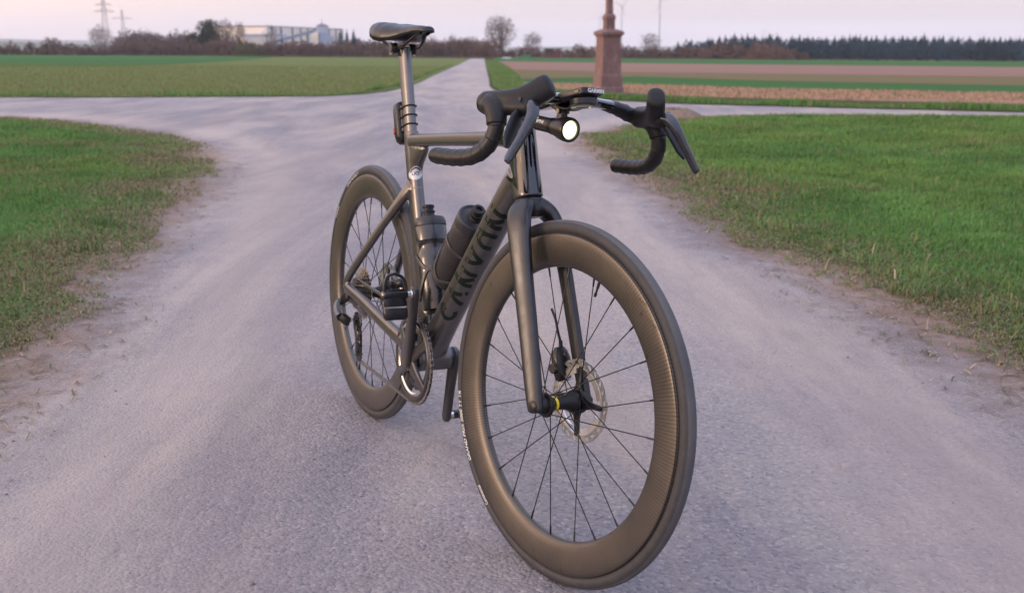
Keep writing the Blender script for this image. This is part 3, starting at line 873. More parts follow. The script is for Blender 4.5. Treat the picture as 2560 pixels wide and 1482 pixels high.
bare_tree('bare_tree', 380, -21.5, 8.9, 4.0, 58, 'slim leafless tree above the hedge right of the saddle', .2, 260, .2, TG)
bare_tree('bare_tree', 384, -14.0, 8.2, 5.0, 59, 'leafless tree in the hedge just left of the great tree', .2, 300, .2, TG)
bare_tree('bare_tree', 388, -29.0, 8.0, 5.5, 62, 'broad leafless tree in the hedge close to the saddle', .2, 300, .2, TG)
def fir(d, l, h, seed, label, r=.26):
    rnd = np.random.default_rng(seed); root = link('fir_tree', None, None, label, 'tree', 'trees above the far hedge'); root.location = w1(d, l)
    V, T = conifer(d, l, h, h * r, rnd, 9, 10); link('crown', fast_mesh('crown', V - w1(d, l), T, None, None, M_FIR), root)
    MB().tube([(0, 0, -.2), (0, 0, h * .9)], [.22, .04], 6).build('trunk', M_BARK, root)
for i, (d, l, h, t) in enumerate([(380, -62.0, 9.3, 'dark fir right beside the white hall'), (378, -59.3, 9.2, 'bushy dark fir, middle one of three right of the white hall'), (376, -56.6, 9.4, 'pointed fir nearest the saddle, right of the white hall'),
                                  (395, -141.5, 8.8, 'pointed dark fir above the hedge right of the pylons'), (398, -129.0, 8.8, 'small fir tip above the hedge between pylons and white hall'), (398, -136.0, 8.4, 'dark fir in the middle of the hedge left of the white hall')]):
    fir(d, l, h, 60 + i, t)
_rn = np.random.default_rng(77)
hedgerow('wood_edge', [(392, -146, -104, 5.6, 9.0, 30), (400, -152, -140, 4.0, 6.6, 8), (396, -66, -48, 5.0, 7.0, 10), (388, -48, -8, 4.6, 7.2, 24), (376, -92, -66, 4.2, 5.2, 12)], 'dark purplish wood behind the left hedge', M_TWIG, 8, .3)
# the fir wood on the right
_sp = []
for row in range(8):
    d = 345 + row * 16
    for l in np.arange(50 + row * 4, 250, 2.5):
        if row < 3 and l < 92 - row * 6: continue
        tall = 7.2 + row * .40 + 1.8 * (vnoise(np.array([l * .11 + row * 7.7]), np.array([row * 3.1]), 5)[0] - .5) + _rn.normal(0, .35) + (1.1 if _rn.random() < .05 else 0)
        f = np.clip((l * 400 / d - 52) / 34, 0, 1)
        _sp.append((d + _rn.uniform(-6, 6), l + _rn.uniform(-1.2, 1.2), tall * (.60 + .40 * f)))
wood_of_firs('fir_wood', _sp, 'dark blue green fir wood along the right horizon', M_FIR, 21)

# ---- low far hills on the left horizon
def hills():
    t = NT('far_hills'); n = t.noise(.006, 5, .6, t.coord()); t.set(color=t.ramp(n, [(.35, (.05, .07, .045)), (.65, (.10, .12, .07))]), rough=1, spec=0)
    for k, (d, hs) in enumerate(((2600, 1.0), (5200, 1.9))):
        ll = np.linspace(-d * .75, d * .75, 90)
        top = (.98 + d * (np.interp(ll / d, [-.75, -.5, -.42, -.30, -.2, 0, .3, .75], [8, 7, 4, -2, -7, -10, -10, -10] if k == 0 else [13, 14, 12, 7, 1, -2, -4, -4]) / 2556)) + (fbm(ll * .004, ll * 0, 3 + k) - .5) * d * .002
        rows = []
        for dd, f in ((-500, -.3), (-150, .55), (0, 1.0), (300, .9), (700, -.2)):
            g = tz(np.full_like(ll, d), ll) - 15
            rows.append(wp(np.full_like(ll, d + dd), ll, g + (top - g) * f))
        V = np.concatenate(rows); m = len(ll); Q = [(i * m + j, i * m + j + 1, (i + 1) * m + j + 1, (i + 1) * m + j) for i in range(4) for j in range(m - 1)]
        link('hills', fast_mesh('hills', V, None, Q, None, t.m, True), kind='structure')
hills()

# ------------------------------------------------------------------ the works with its white halls
M_CLAD = simple('white_cladding', (.78, .71, .62), .6, var=.06, scale=.3)
M_CLAD2 = simple('grey_strip', (.16, .16, .19), .6, scale=.5)
M_BLUE = simple('blue_steel', (.30, .36, .48), .5, scale=.4)
M_ROOF = simple('pale_roof', (.50, .54, .62), .5, var=.05, scale=.4)
M_DKBLUE = simple('dark_blue_steel', (.07, .13, .30), .5, scale=.4)
def quad_prism(mb, a, b, depth, z0, z1):
    """upright block from a to b (distance, sideways), going back by depth"""
    a, b = np.array(a, float), np.array(b, float); n = np.array([b[1] - a[1], -(b[0] - a[0])]); n /= np.linalg.norm(n)
    if n[0] < 0: n = -n
    c = [a, b, b + n * depth, a + n * depth]
    V = [w1(q[0], q[1], z) for z in (z0, z1) for q in c]
    mb.add(V, [(0, 3, 2, 1), (4, 5, 6, 7), (0, 1, 5, 4), (1, 2, 6, 5), (2, 3, 7, 6), (3, 0, 4, 7)]); return mb
def works():
    A, B = np.array([415, -96.4]), np.array([493, -79.3])
    root = link('industrial_hall', None, None, 'long white factory hall with dark grey vertical strips', 'building'); 
    z0 = -4.6
    quad_prism(MB(), A, B, 24, z0, 8.0).build('wall', M_CLAD, root, 0)
    quad_prism(MB(), A + [-.25, -.1], B + [.2, .1], 24.6, 8.003, 8.4).build('roof', M_CLAD2, root, 0)
    for f in (.055, .16, .30, .405, .50, .60, .80, .90, 1.0):
        q = A + (B - A) * f; u = (B - A) / np.linalg.norm(B - A)
        quad_prism(MB(), q - u * .75 + [-.3, .05], q + u * .75 + [-.3, .05], .6, z0, 8.0).build('strip', M_CLAD2, root, 0)
    root2 = link('industrial_hall', None, None, 'low white factory hall with pale blue roof, left of the long hall', 'building')
    A2, B2 = np.array([398, -101.6]), np.array([404, -86.5])
    quad_prism(MB(), A2, B2, 14, -4.6, 4.2).build('wall', M_CLAD, root2, 0)
    quad_prism(MB(), A2 + [-.3, -.3], B2 + [-.3, .3], 14.6, 4.203, 5.1).build('roof', M_ROOF, root2, 0)
    t = link('silo_tower', None, None, 'stepped blue steel tower in front of the long white hall', 'tower')
    quad_prism(MB(), (418, -76.6), (418, -71.4), 5, -4.6, 4.6).build('base', M_BLUE, t, 0)
    quad_prism(MB(), (418.6, -77.6), (418.6, -73.4), 4, 4.6, 8.4).build('shaft', M_BLUE, t, 0)
    m = MB(); c0 = w1(420, -75.5, 9.3)
    V = [w1(418.4, -77.8, 8.4), w1(418.4, -73.2, 8.4), w1(423, -73.2, 8.4), w1(423, -77.8, 8.4), w1(420, -76.2, 9.4), w1(421, -74.8, 9.2)]
    m.add(V, [(0, 1, 4), (1, 5, 4), (1, 2, 5), (2, 3, 5), (3, 4, 5), (3, 0, 4), (0, 3, 2, 1)]); m.build('roof', M_CLAD2, t, 0)
    MB().tube([w1(420, -75.6, 9.2), w1(420, -75.6, 11.0)], .14, 6).build('vent_pipe', M_CLAD2, t)
    quad_prism(MB(), (417.2, -79.2), (417.2, -76.9), 3, -4.6, 6.2).build('annex', M_CLAD, t, 0)
    cv = link('conveyor', None, None, 'inclined blue conveyor gallery climbing to the steel tower', 'conveyor')
    a, b = w1(392, -92.5, 1.0), w1(413, -77.4, 6.4)
    dv = (b - a) / np.linalg.norm(b - a); s = np.cross(dv, [0, 0, 1]); s /= np.linalg.norm(s); u = np.cross(s, dv)
    def gal(p, q, w, h): return MB().loft([[x + s * i * w + u * j * h for i, j in ((-1, -1), (1, -1), (1, 1), (-1, 1))] for x in (p, q)])
    gal(a, b, .7, .45).build('gallery', M_BLUE, cv, 0)
    gal(a + u * .47, b + u * .47, .8, .1).build('roof', M_CLAD2, cv, 0)
    for f in (.25, .55, .85):
        q = a + (b - a) * f
        for e in (-.5, .5): MB().tube([q + s * e - u * .45, np.array([q[0] + s[0] * e, q[1] + s[1] * e, -4.6])], .14, 6).build('leg', M_CLAD2, cv)
    ms = link('mast', None, None, 'slender dark blue steel column crossing the conveyor', 'column')
    quad_prism(MB(), (395, -86.9), (395, -86.1), .9, -4.6, 3.4).build('base', M_DKBLUE, ms, 0)
    quad_prism(MB(), (395.1, -86.75), (395.1, -86.25), .6, 3.4, 7.0).build('post', M_DKBLUE, ms, 0)
works()

# ---- pylons
M_STEEL = simple('galvanised_steel', (.20, .19, .20), .6, scale=.5)
def pylon(d, l, z0, z1, half, arms, label):
    root = link('power_pylon', None, None, label, 'pylon', 'power pylons'); H = z1 - z0; root.location = w1(d, l, z0)
    ax = np.array([RD[0], RD[1], 0]); ay = np.array([FD[0], FD[1], 0])
    wd = lambda z: half * (1 - z / H) ** 1.15 * .9 + .35
    corner = lambda i, z: ax * wd(z) * (1, 1, -1, -1)[i] + ay * wd(z) * (1, -1, -1, 1)[i] + np.array([0, 0, z])
    lv = np.linspace(0, H, 12)
    for i in range(4): MB().tube([corner(i, z) for z in lv], .11, 4, cap=False).build('leg', M_STEEL, root)
    m = MB()
    for a, b in zip(lv[:-1], lv[1:]):
        for i in range(4):
            j = (i + 1) % 4
            m.tube([corner(i, a), corner(j, b)], .05, 3, cap=False); m.tube([corner(j, a), corner(i, b)], .05, 3, cap=False)
    m.build('bracing', M_STEEL, root, 60)
    for z, w in arms:
        h = z - z0; m = MB()
        for s in (-1, 1):
            for e in (-1, 1):
                m.tube([ax * s * .4 + ay * e * wd(h) + [0, 0, h], ax * s * w + [0, 0, h]], .13, 4, cap=False)
            m.tube([ax * s * .3 + [0, 0, h + 1.6], ax * s * w + [0, 0, h + .1]], .12, 4, cap=False)
            for f in (.3, .6, .85):
                m.tube([ax * s * w * f + [0, 0, h], ax * s * w * f + [0, 0, h + 1.6 * (1 - f)]], .08, 3, cap=False)
        m.build('cross_arm', M_STEEL, root, 60)
pylon(700, -269.6, -5.0, 38.0, 2.6, ((22.4, 6.6), (26.6, 5.2), (34, 4.4)), 'taller pylon with two crossarms in view, behind the spreading bare tree')
pylon(900, -331.5, -7.0, 30.0, 2.6, ((22.6, 8.6),), 'shorter pylon with a single wide crossarm')

# ---- wind turbines
M_TURB = simple('turbine_white', (.36, .40, .47), .5, var=.04, scale=.05)
def turbine(d, l, hub, R, angs, label, face=.4):
    root = link('wind_turbine', None, None, label, 'wind turbine', 'wind turbines'); z0 = -30; root.location = w1(d, l, z0)
    h = hub - z0
    MB().tube([(0, 0, 0), (0, 0, h * .5), (0, 0, h - 1)], [2.4, 2.0, 1.45], 14).build('tower', M_TURB, root)
    f = -np.array([FD[0], FD[1], 0]) * math.cos(face) + np.array([RD[0], RD[1], 0]) * math.sin(face); s = np.cross([0, 0, 1], f)
    c = np.array([0, 0, h])
    MB().tube([c - f * 7, c - f * 5, c + f * 2.5], [1.2, 2.0, 1.9], 10).build('nacelle', M_TURB, root)
    MB().tube([c + f * 2.5, c + f * 3.6, c + f * 4.6], [1.9, 1.6, .3], 10).build('hub', M_TURB, root)
    for a in angs:
        a = math.radians(a); e = s * math.sin(a) + np.array([0, 0, 1]) * math.cos(a); w = np.cross(e, f)
        rings = []
        for t in np.linspace(0, 1, 9):
            ch = R * (.028 if t < .04 else .085 * (1 - t) + .014); th = ch * (.9 if t < .04 else .22)
            rings.append(sring(c + f * 3.4 + e * (1.2 + R * t), w, f, ch / 2, th / 2, 2, 10))
        MB().loft(rings).build('blade', M_TURB, root)
turbine(2500, 348, 104.8, 36, (82, 202, 322), 'tallest wind turbine in view, one blade pointing level')
turbine(2900, 299.5, 104, 30, (38, 158, 278 + 20), 'wind turbine just right of the sandstone pillar')
turbine(3500, 289.5, 92.5, 26, (20, 140, 260), 'wind turbine mostly hidden behind the sandstone pillar')
turbine(6000, 1429, 87, 50, (15, 135, 255), 'tiny far wind turbine above the fir wood')

# ---- shed, skip and tarpaulin by the far hedge
M_SHED = simple('shed_boards', (.055, .035, .035), .85, scale=2)
M_SHED2 = simple('red_boards', (.10, .032, .034), .85, scale=2)
sh = link('field_shed', None, None, 'small dark red field shed by the far hedge', 'shed')
quad_prism(MB(), (330, 10.3), (330, 12.9), 4, -3.6, -.2).build('wall', M_SHED, sh, 0)
quad_prism(MB(), (329.9, 12.905), (329.9, 15.2), 4, -3.6, -.4).build('wall', M_SHED2, sh, 0)
quad_prism(MB(), (329.4, 9.8), (329.4, 15.6), 5, -.19, .15).build('roof', M_SHED, sh, 0)
quad_prism(MB(), (329.94, 10.9), (329.94, 12.2), .05, -3.6, -1.2).build('door', M_SHED2, sh, 0)
sk = link('green_container', None, None, 'bright green container on the field edge right of the great tree', 'container')
quad_prism(MB(), (325, 2.9), (325, 5.8), 2, -3.6, -2.05).build('body', simple('green_paint', (.03, .22, .11), .5, scale=2), sk, 0)
quad_prism(MB(), (324.9, 2.8), (324.9, 5.9), 2.2, -2.048, -1.93).build('rim', simple('green_paint_dark', (.02, .16, .08), .5, scale=2), sk, 0)
for e in (3.3, 4.35, 5.4): quad_prism(MB(), (324.93, e - .06), (324.93, e + .06), .08, -3.6, -2.06).build('rib', sk.children[0].data.materials[0], sk, 0)
_s = MB(); _c = wp(np.full(40, 290.0), np.full(40, -1.7))[0]
_rings = []
for k, (f, z) in enumerate(((1, 0), (.95, .30), (.7, .42), (.3, .48))):
    th = np.linspace(0, 6.283, 20, endpoint=False); q = f * (1 + .12 * np.sin(3 * th + 1))
    _rings.append(_c + np.stack([RD[0] * np.cos(th) * 1.5 * q + FD[0] * np.sin(th) * 2 * q, RD[1] * np.cos(th) * 1.5 * q + FD[1] * np.sin(th) * 2 * q, z + 0 * th], -1))
_s.loft(_rings).build('silage_sheet', simple('pale_sheet', (.55, .52, .55), .5, scale=1), None, label='white tarpaulin heap lying at the end of the farm track', cat='tarpaulin')

# ------------------------------------------------------------------ sandstone wayside pillar
def m_sandstone():
    t = NT('red_sandstone'); v = t.coord(); a = t.noise(3, 6, .65, v); b = t.noise(45, 5, .7, v); g = t.noise(9, 6, .7, t.coord((1, 1, .35)), .5)
    c = t.mix(t.mapr(a, .3, .7), (.165, .103, .098), (.228, .144, .135))
    c = t.mix(t.mapr(g, .55, .70, 0, .6), c, (.38, .31, .29))
    c = t.mix(t.mapr(b, .55, .7, 0, .4), c, (.13, .075, .07))
    t.set(color=c, rough=.92, spec=.15).bump(b, .4, .006); return t.m
M_STONE = m_sandstone()
def pillar():
    o = w1(23.0, 2.10)
    root = link('wayside_pillar', None, None, 'red sandstone wayside pillar on a stepped pedestal beside the crossing', 'pillar'); root.location = o
    root.rotation_euler.z = YAW + RAD(17)
    def block(name, secs, bev=.012):
        rings = []
        for z, w in secs:
            h = w / 2; b = bev; rings.append(np.array([(h, -h + b, z), (h, h - b, z), (h - b, h, z), (-h + b, h, z), (-h, h - b, z), (-h, -h + b, z), (-h + b, -h, z), (h - b, -h, z)]))
        MB().loft(rings).build(name, M_STONE, root, 35)
    block('plinth', [(-.05, .70), (.045, .69), (.055, .67)], .02)
    block('base_block', [(.055, .565), (.150, .560), (.185, .530), (.190, .515)])
    block('lower_dado', [(.190, .510), (.42, .488), (.45, .470), (.46, .455)])
    block('dado', [(.46, .450), (1.20, .415), (1.235, .425), (1.270, .455)])
    block('cap', [(1.270, .455), (1.285, .515), (1.345, .520), (1.360, .490), (1.400, .30), (1.405, .26)])
    block('shaft_foot', [(1.405, .212), (1.60, .205), (1.615, .225), (1.665, .235), (1.70, .200), (1.73, .155)])
    block('shaft', [(1.73, .138), (2.3, .122), (3.0, .110)])
    block('cross_arm', [(2.7, .115), (2.72, .12), (2.82, .12), (2.84, .115)])
pillar()
# a worn kerb of stone and heap of earth beside the pillar and at the crossing corner
def mound(d, l, rx, ry, h, mat, name, label, cat, seed):
    rnd = np.random.default_rng(seed); th = np.linspace(0, 6.283, 28, endpoint=False); rings = []
    for f, z in ((1.05, -.02), (.95, .25), (.75, .62), (.45, .9), (.12, 1.0)):
        q = f * (1 + .25 * (vnoise(np.cos(th) * 2 + seed, np.sin(th) * 2 + f * 2, seed) - .5))
        dd = d + np.sin(th) * ry * q; lq = l + np.cos(th) * rx * q; P = wp(dd, lq, off=.01); P[:, 2] += z * h * (.8 + .4 * rnd.random(len(th))); rings.append(P)
    return MB().loft(rings).build(name, mat, None, 60, label=label, cat=cat)
mound(14.9, 2.35, .42, .5, .12, M_SOIL, 'earth_heap', 'small heap of bare earth at the corner of the right grass verge', 'earth', 5)
# ------------------------------------------------------------------ bicycle
# bike space: x forward from the rear axle, y to the rider's left, z up; the whole bike leans a little and the bars are turned left
LEAN, STEER = -0.0662, 0.1412
RW = 0.338; WB = 0.9862; BBP = np.array([.404, 0, .268])
HAX = np.array([-math.cos(RAD(73)), 0, math.sin(RAD(73))]); HN = np.array([math.sin(RAD(73)), 0, math.cos(RAD(73))])
P0 = np.array([WB, 0, RW]) - .045 * HN
SM = Matrix.Translation(Vector(P0)) @ Matrix.Rotation(STEER, 4, Vector(HAX)) @ Matrix.Translation(-Vector(P0))
BIKE = link('bicycle', None, None, 'dark matte racing bicycle with deep rims standing on the road', 'bicycle')
BIKE.rotation_euler.x = LEAN
def axis_at(z): return P0 + HAX * ((z - P0[2]) / HAX[2])

def m_paint():
    t = NT('frame_paint'); v = t.coord()
    n = t.noise(25, 6, .65, v); f = t.noise(900, 2, .5, v)
    matte = t.mix(t.mapr(n, .35, .65), (.132, .127, .126), (.152, .146, .145))
    sp = t.node('ShaderNodeSeparateXYZ'); t.l.new(v, sp.inputs[0])
    # the glossy black panel round the head tube, cut off along a slanting line
    g1 = t.math('GREATER_THAN', t.math('ADD', t.math('MULTIPLY', sp.outputs['X'], .34), sp.outputs['Z']), .9935)
    g2 = t.math('GREATER_THAN', sp.outputs['X'], .715)
    g = t.math('MULTIPLY', g1, g2)
    g3 = t.math('LESS_THAN', sp.outputs['Z'], .795); g4 = t.math('GREATER_THAN', sp.outputs['X'], .775)
    # dried splashes low on the down tube
    sel = t.math('MULTIPLY', t.mapr(t.noise(240, 3, .7, v), .66, .70), t.mapr(sp.outputs['Z'], .62, .50))
    col = t.mix(t.math('MULTIPLY', sel, .45), matte, (.34, .30, .27))
    t.set(color=t.mix(g, col, (.006, .006, .008)), rough=t.mix(g, .31, .06), metal=t.mix(g, .85, 0), spec=.5, coat=g, coat_rough=.03)
    t.bump(f, .05, .0004)
    return t.m
M_PAINT = m_paint()
def m_satin(name, c, rough, metal=.85):
    t = NT(name); v = t.coord(); n = t.noise(30, 6, .65, v); d = t.noise(7, 7, .7, v, .8)
    c = np.array(c); cc = t.ramp(n, [(.35, tuple(c * .92)), (.65, tuple(c * 1.08))])
    cc = t.mix(t.mapr(d, .62, .76, 0, .30), cc, (.15, .122, .098))
    t.set(color=cc, rough=t.mapr(d, .4, .7, rough, rough + .16), metal=metal); t.bump(t.noise(900, 2, .5, v), .05, .0004); return t.m
M_FORK = m_satin('fork_paint', (.057, .058, .062), .31)
M_POST = m_satin('post_paint', (.160, .156, .156), .28)
M_GLOSS = simple('gloss_black', (.007, .007, .009), .10, var=.1, coat=1, coat_rough=.03)
M_LETTER = simple('gloss_letter', (.005, .011, .007), .34, spec=.25, var=.2)
M_RUBBER = simple('hood_rubber', (.010, .010, .012), .48, spec=.34, var=.12, scale=60, bump=.12, bscale=1500, dist=.0005)
M_TAPE = simple('bar_tape', (.010, .010, .012), .44, spec=.38, var=.15, scale=60, bump=.15, bscale=900, dist=.0006)
M_BLACK = simple('black_plastic', (.008, .008, .0095), .38, var=.2)
M_BLKMET = simple('black_anodised', (.018, .018, .020), .30, metal=.5, var=.2)
M_LEVER = simple('lever_metal', (.085, .086, .098), .24, metal=.75, var=.15)
M_STEELR = simple('polished_steel', (.55, .53, .51), .22, metal=1, var=.12, scale=120)
M_DARKST = simple('dark_steel', (.16, .145, .13), .35, metal=1, var=.35, scale=200)
M_ALU = simple('aluminium', (.70, .70, .72), .32, metal=1, var=.08, scale=90)
M_GREY = simple('crank_grey', (.050, .047, .047), .34, metal=.5, var=.12, coat=.3, coat_rough=.2)
M_YELLOW = simple('yellow_ring', (.75, .55, .01), .4, var=.08)
M_WHITE = simple('white_print', (.78, .78, .78), .5, var=.05)
M_SILVERP = simple('silver_print', (.62, .62, .62), .45, var=.05)
M_RED = simple('red_lens', (.30, .010, .014), .15, var=.1)
M_SADDLE = simple('saddle_cover', (.011, .012, .016), .36, spec=.5, var=.2, bump=.08, bscale=1200, dist=.0004)
M_STICKER = simple('pale_sticker', (.55, .57, .60), .3, var=.05)
M_NAVY = simple('navy_print', (.02, .03, .09), .4)
def m_tyre():
    t = NT('tyre_rubber'); v = t.coord(); sp = t.node('ShaderNodeSeparateXYZ'); t.l.new(v, sp.inputs[0])
    n = t.noise(60, 6, .7, v); d = t.noise(9, 6, .7, v)
    ay = t.math('ABSOLUTE', sp.outputs['Y'])
    tread = t.mapr(ay, .0105, .0085)          # the dusty running surface
    c = t.mix(t.mapr(n, .35, .65), (.028, .029, .032), (.040, .040, .044))
    dust = t.mix(t.mapr(d, .35, .7), (.062, .063, .070), (.108, .107, .112))
    c = t.mix(t.math('MULTIPLY', tread, .85), c, dust)
    fl = t.mapr(t.noise(420, 3, .7, v), .69, .72)
    c = t.mix(t.math('MULTIPLY', fl, .5), c, (.33, .30, .28))
    t.set(color=c, rough=.62, spec=.4); t.bump(t.noise(700, 3, .6, v), .15, .0006); return t.m
M_TYRE = m_tyre()
def m_rim(name, base, weave):
    t = NT(name); v = t.coord(); sp = t.node('ShaderNodeSeparateXYZ'); t.l.new(v, sp.inputs[0])
    ang = t.math('ARCTAN2', sp.outputs['Z'], sp.outputs['X'])
    rad = t.math('SQRT', t.math('ADD', t.math('MULTIPLY', sp.outputs['X'], sp.outputs['X']), t.math('MULTIPLY', sp.outputs['Z'], sp.outputs['Z'])))
    w1_ = t.math('SINE', t.math('MULTIPLY', ang, 300.0)); w2_ = t.math('SINE', t.math('MULTIPLY', rad, 1500.0))
    wv = t.math('MULTIPLY_ADD', t.math('MULTIPLY', w1_, t.math('MULTIPLY_ADD', w2_, .35, .65)), .5, .5)
    n = t.noise(14, 6, .65, v); b = np.array(base)
    c = t.mix(t.mapr(n, .3, .7), tuple(b * .9), tuple(b * 1.12))
    if weave: c = t.mix(t.math('MULTIPLY', wv, weave), c, tuple(b * 2.1))
    # road film and dried runs
    run = t.noise(26, 5, .7, v, 1.5)
    c = t.mix(t.mapr(run, .63, .70, 0, .75), c, (.022, .016, .011))
    film = t.noise(5, 6, .7, v)
    c = t.mix(t.mapr(film, .45, .75, 0, .30), c, (.145, .118, .090))
    t.set(color=c, rough=t.mapr(film, .35, .7, .33, .48), metal=.8, spec=.5)
    if weave: t.bump(wv, .16, .0008)
    return t.m
M_RIMF = m_rim('front_rim_carbon', (.074, .067, .061), .55)
M_RIMR = m_rim('rear_rim_carbon', (.104, .097, .091), .08)

# ---- text
def text_poly(s, size=1.0, offset=0.0, shear=0.0, cell=None):
    cu = bpy.data.curves.new('t', 'FONT'); cu.body = s; cu.size = size; cu.offset = offset; cu.shear = shear; cu.resolution_u = 3
    ob = bpy.data.objects.new('t', cu); COL.objects.link(ob)
    dg = bpy.context.evaluated_depsgraph_get(); me = bpy.data.meshes.new_from_object(ob.evaluated_get(dg))
    bpy.data.objects.remove(ob); bpy.data.curves.remove(cu)
    bm = bmesh.new(); bm.from_mesh(me); bpy.data.meshes.remove(me)
    return finish_poly(bm, cell)
def finish_poly(bm, cell):
    bmesh.ops.triangulate(bm, faces=bm.faces)
    if cell and bm.verts:
        xs = [v.co.x for v in bm.verts]; ys = [v.co.y for v in bm.verts]
        for k in np.arange(min(xs) + cell, max(xs), cell): bmesh.ops.bisect_plane(bm, geom=bm.verts[:] + bm.edges[:] + bm.faces[:], plane_co=(k, 0, 0), plane_no=(1, 0, 0))
        for k in np.arange(min(ys) + cell, max(ys), cell): bmesh.ops.bisect_plane(bm, geom=bm.verts[:] + bm.edges[:] + bm.faces[:], plane_co=(0, k, 0), plane_no=(0, 1, 0))
    bm.verts.ensure_lookup_table(); bm.verts.index_update()
    V = np.array([v.co[:] for v in bm.verts]); F = [tuple(v.index for v in f.verts) for f in bm.faces]; bm.free()
    return V, F
def put(name, V, F, mat, parent, smooth=0):
    me = bpy.data.meshes.new(name); me.from_pydata(np.asarray(V).tolist(), [], F); me.materials.append(mat)
    return link(name, me, parent)
def strokes_word(word, h=1.0, st=.2, gap=.28):
    bm = bmesh.new(); x = 0.0
    def seg(p, q, w=st):
        p, q = np.array(p, float), np.array(q, float); n = np.array([-(q - p)[1], (q - p)[0]]); n = n / np.linalg.norm(n) * w / 2
        bm.faces.new([bm.verts.new((a[0] + x, a[1], 0)) for a in (p - n, q - n, q + n, p + n)])
    def arc(c, rx, ry, a0, a1, w=st, n=14):
        t = np.radians(np.linspace(a0, a1, n)); o = [(c[0] + rx * math.cos(k), c[1] + ry * math.sin(k)) for k in t]; i = [(c[0] + (rx - w) * math.cos(k), c[1] + (ry - w) * math.sin(k)) for k in t]
        ov = [bm.verts.new((a + x, b, 0)) for a, b in o]; iv = [bm.verts.new((a + x, b, 0)) for a, b in i]
        for k in range(n - 1): bm.faces.new((ov[k], ov[k + 1], iv[k + 1], iv[k]))
    for ch in word:
        if ch == 'C': arc((.5, .5), .5, .5, 48, 312); w = .9
        elif ch == 'A': seg((.08, 0), (.5, .98)); seg((.5, .98), (.80, .30)); seg((.86, .16), (.93, 0)); w = 1.0
        elif ch == 'N': seg((.1, 0), (.1, 1)); seg((.12, .92), (.62, .06)); seg((.86, 0), (.86, 1)); w = .96
        elif ch == 'Y': seg((.05, 1), (.5, .12)); seg((.95, 1), (.5, .12)); w = 1.0
        elif ch == 'O': arc((.48, .5), .48, .5, 0, 180); seg((.1, .5), (.1, 0)); seg((.86, .5), (.86, 0)); w = .96
        x += w + gap
    for v in bm.verts: v.co *= h
    return bm, (x - gap) * h
def wrap(V, F, name, mat, parent, tree, orig, eu, ev, nrm, lift=.0004):
    """lay flat print on a surface by casting it along -nrm"""
    orig, eu, ev, nrm = (np.asarray(a, float) for a in (orig, eu, ev, nrm)); out = []; ok = []
    for a in V:
        p = orig + eu * a[0] + ev * a[1] + nrm * .08
        h = tree.ray_cast(Vector(p), Vector(-nrm), .2)
        if h[0] is None: out.append(p * 0 + orig); ok.append(False)
        else: out.append(np.array(h[0]) + np.array(h[1]) * lift * (1 if np.dot(h[1], nrm) > 0 else -1)); ok.append(True)
    F = [f for f in F if all(ok[i] for i in f)]
    return put(name, out, F, mat, parent)
def tree_of(o):
    me = o.data; return BVHTree.FromPolygons([v.co[:] for v in me.vertices], [p.vertices[:] for p in me.polygons])

def aero(c, fwd, side, cf, cb, hw, ef=2.0, eb=3.0, n=28):
    th = np.linspace(0, 2 * np.pi, n, endpoint=False); x, y = np.cos(th), np.sin(th)
    e = np.where(x >= 0, ef, eb)
    X = np.sign(x) * np.abs(x) ** (2 / e) * np.where(x >= 0, cf, cb); Y = np.sign(y) * np.abs(y) ** (2 / e) * hw
    return np.asarray(c, float) + X[:, None] * np.asarray(fwd, float) + Y[:, None] * np.asarray(side, float)
YV = np.array([0, 1.0, 0])

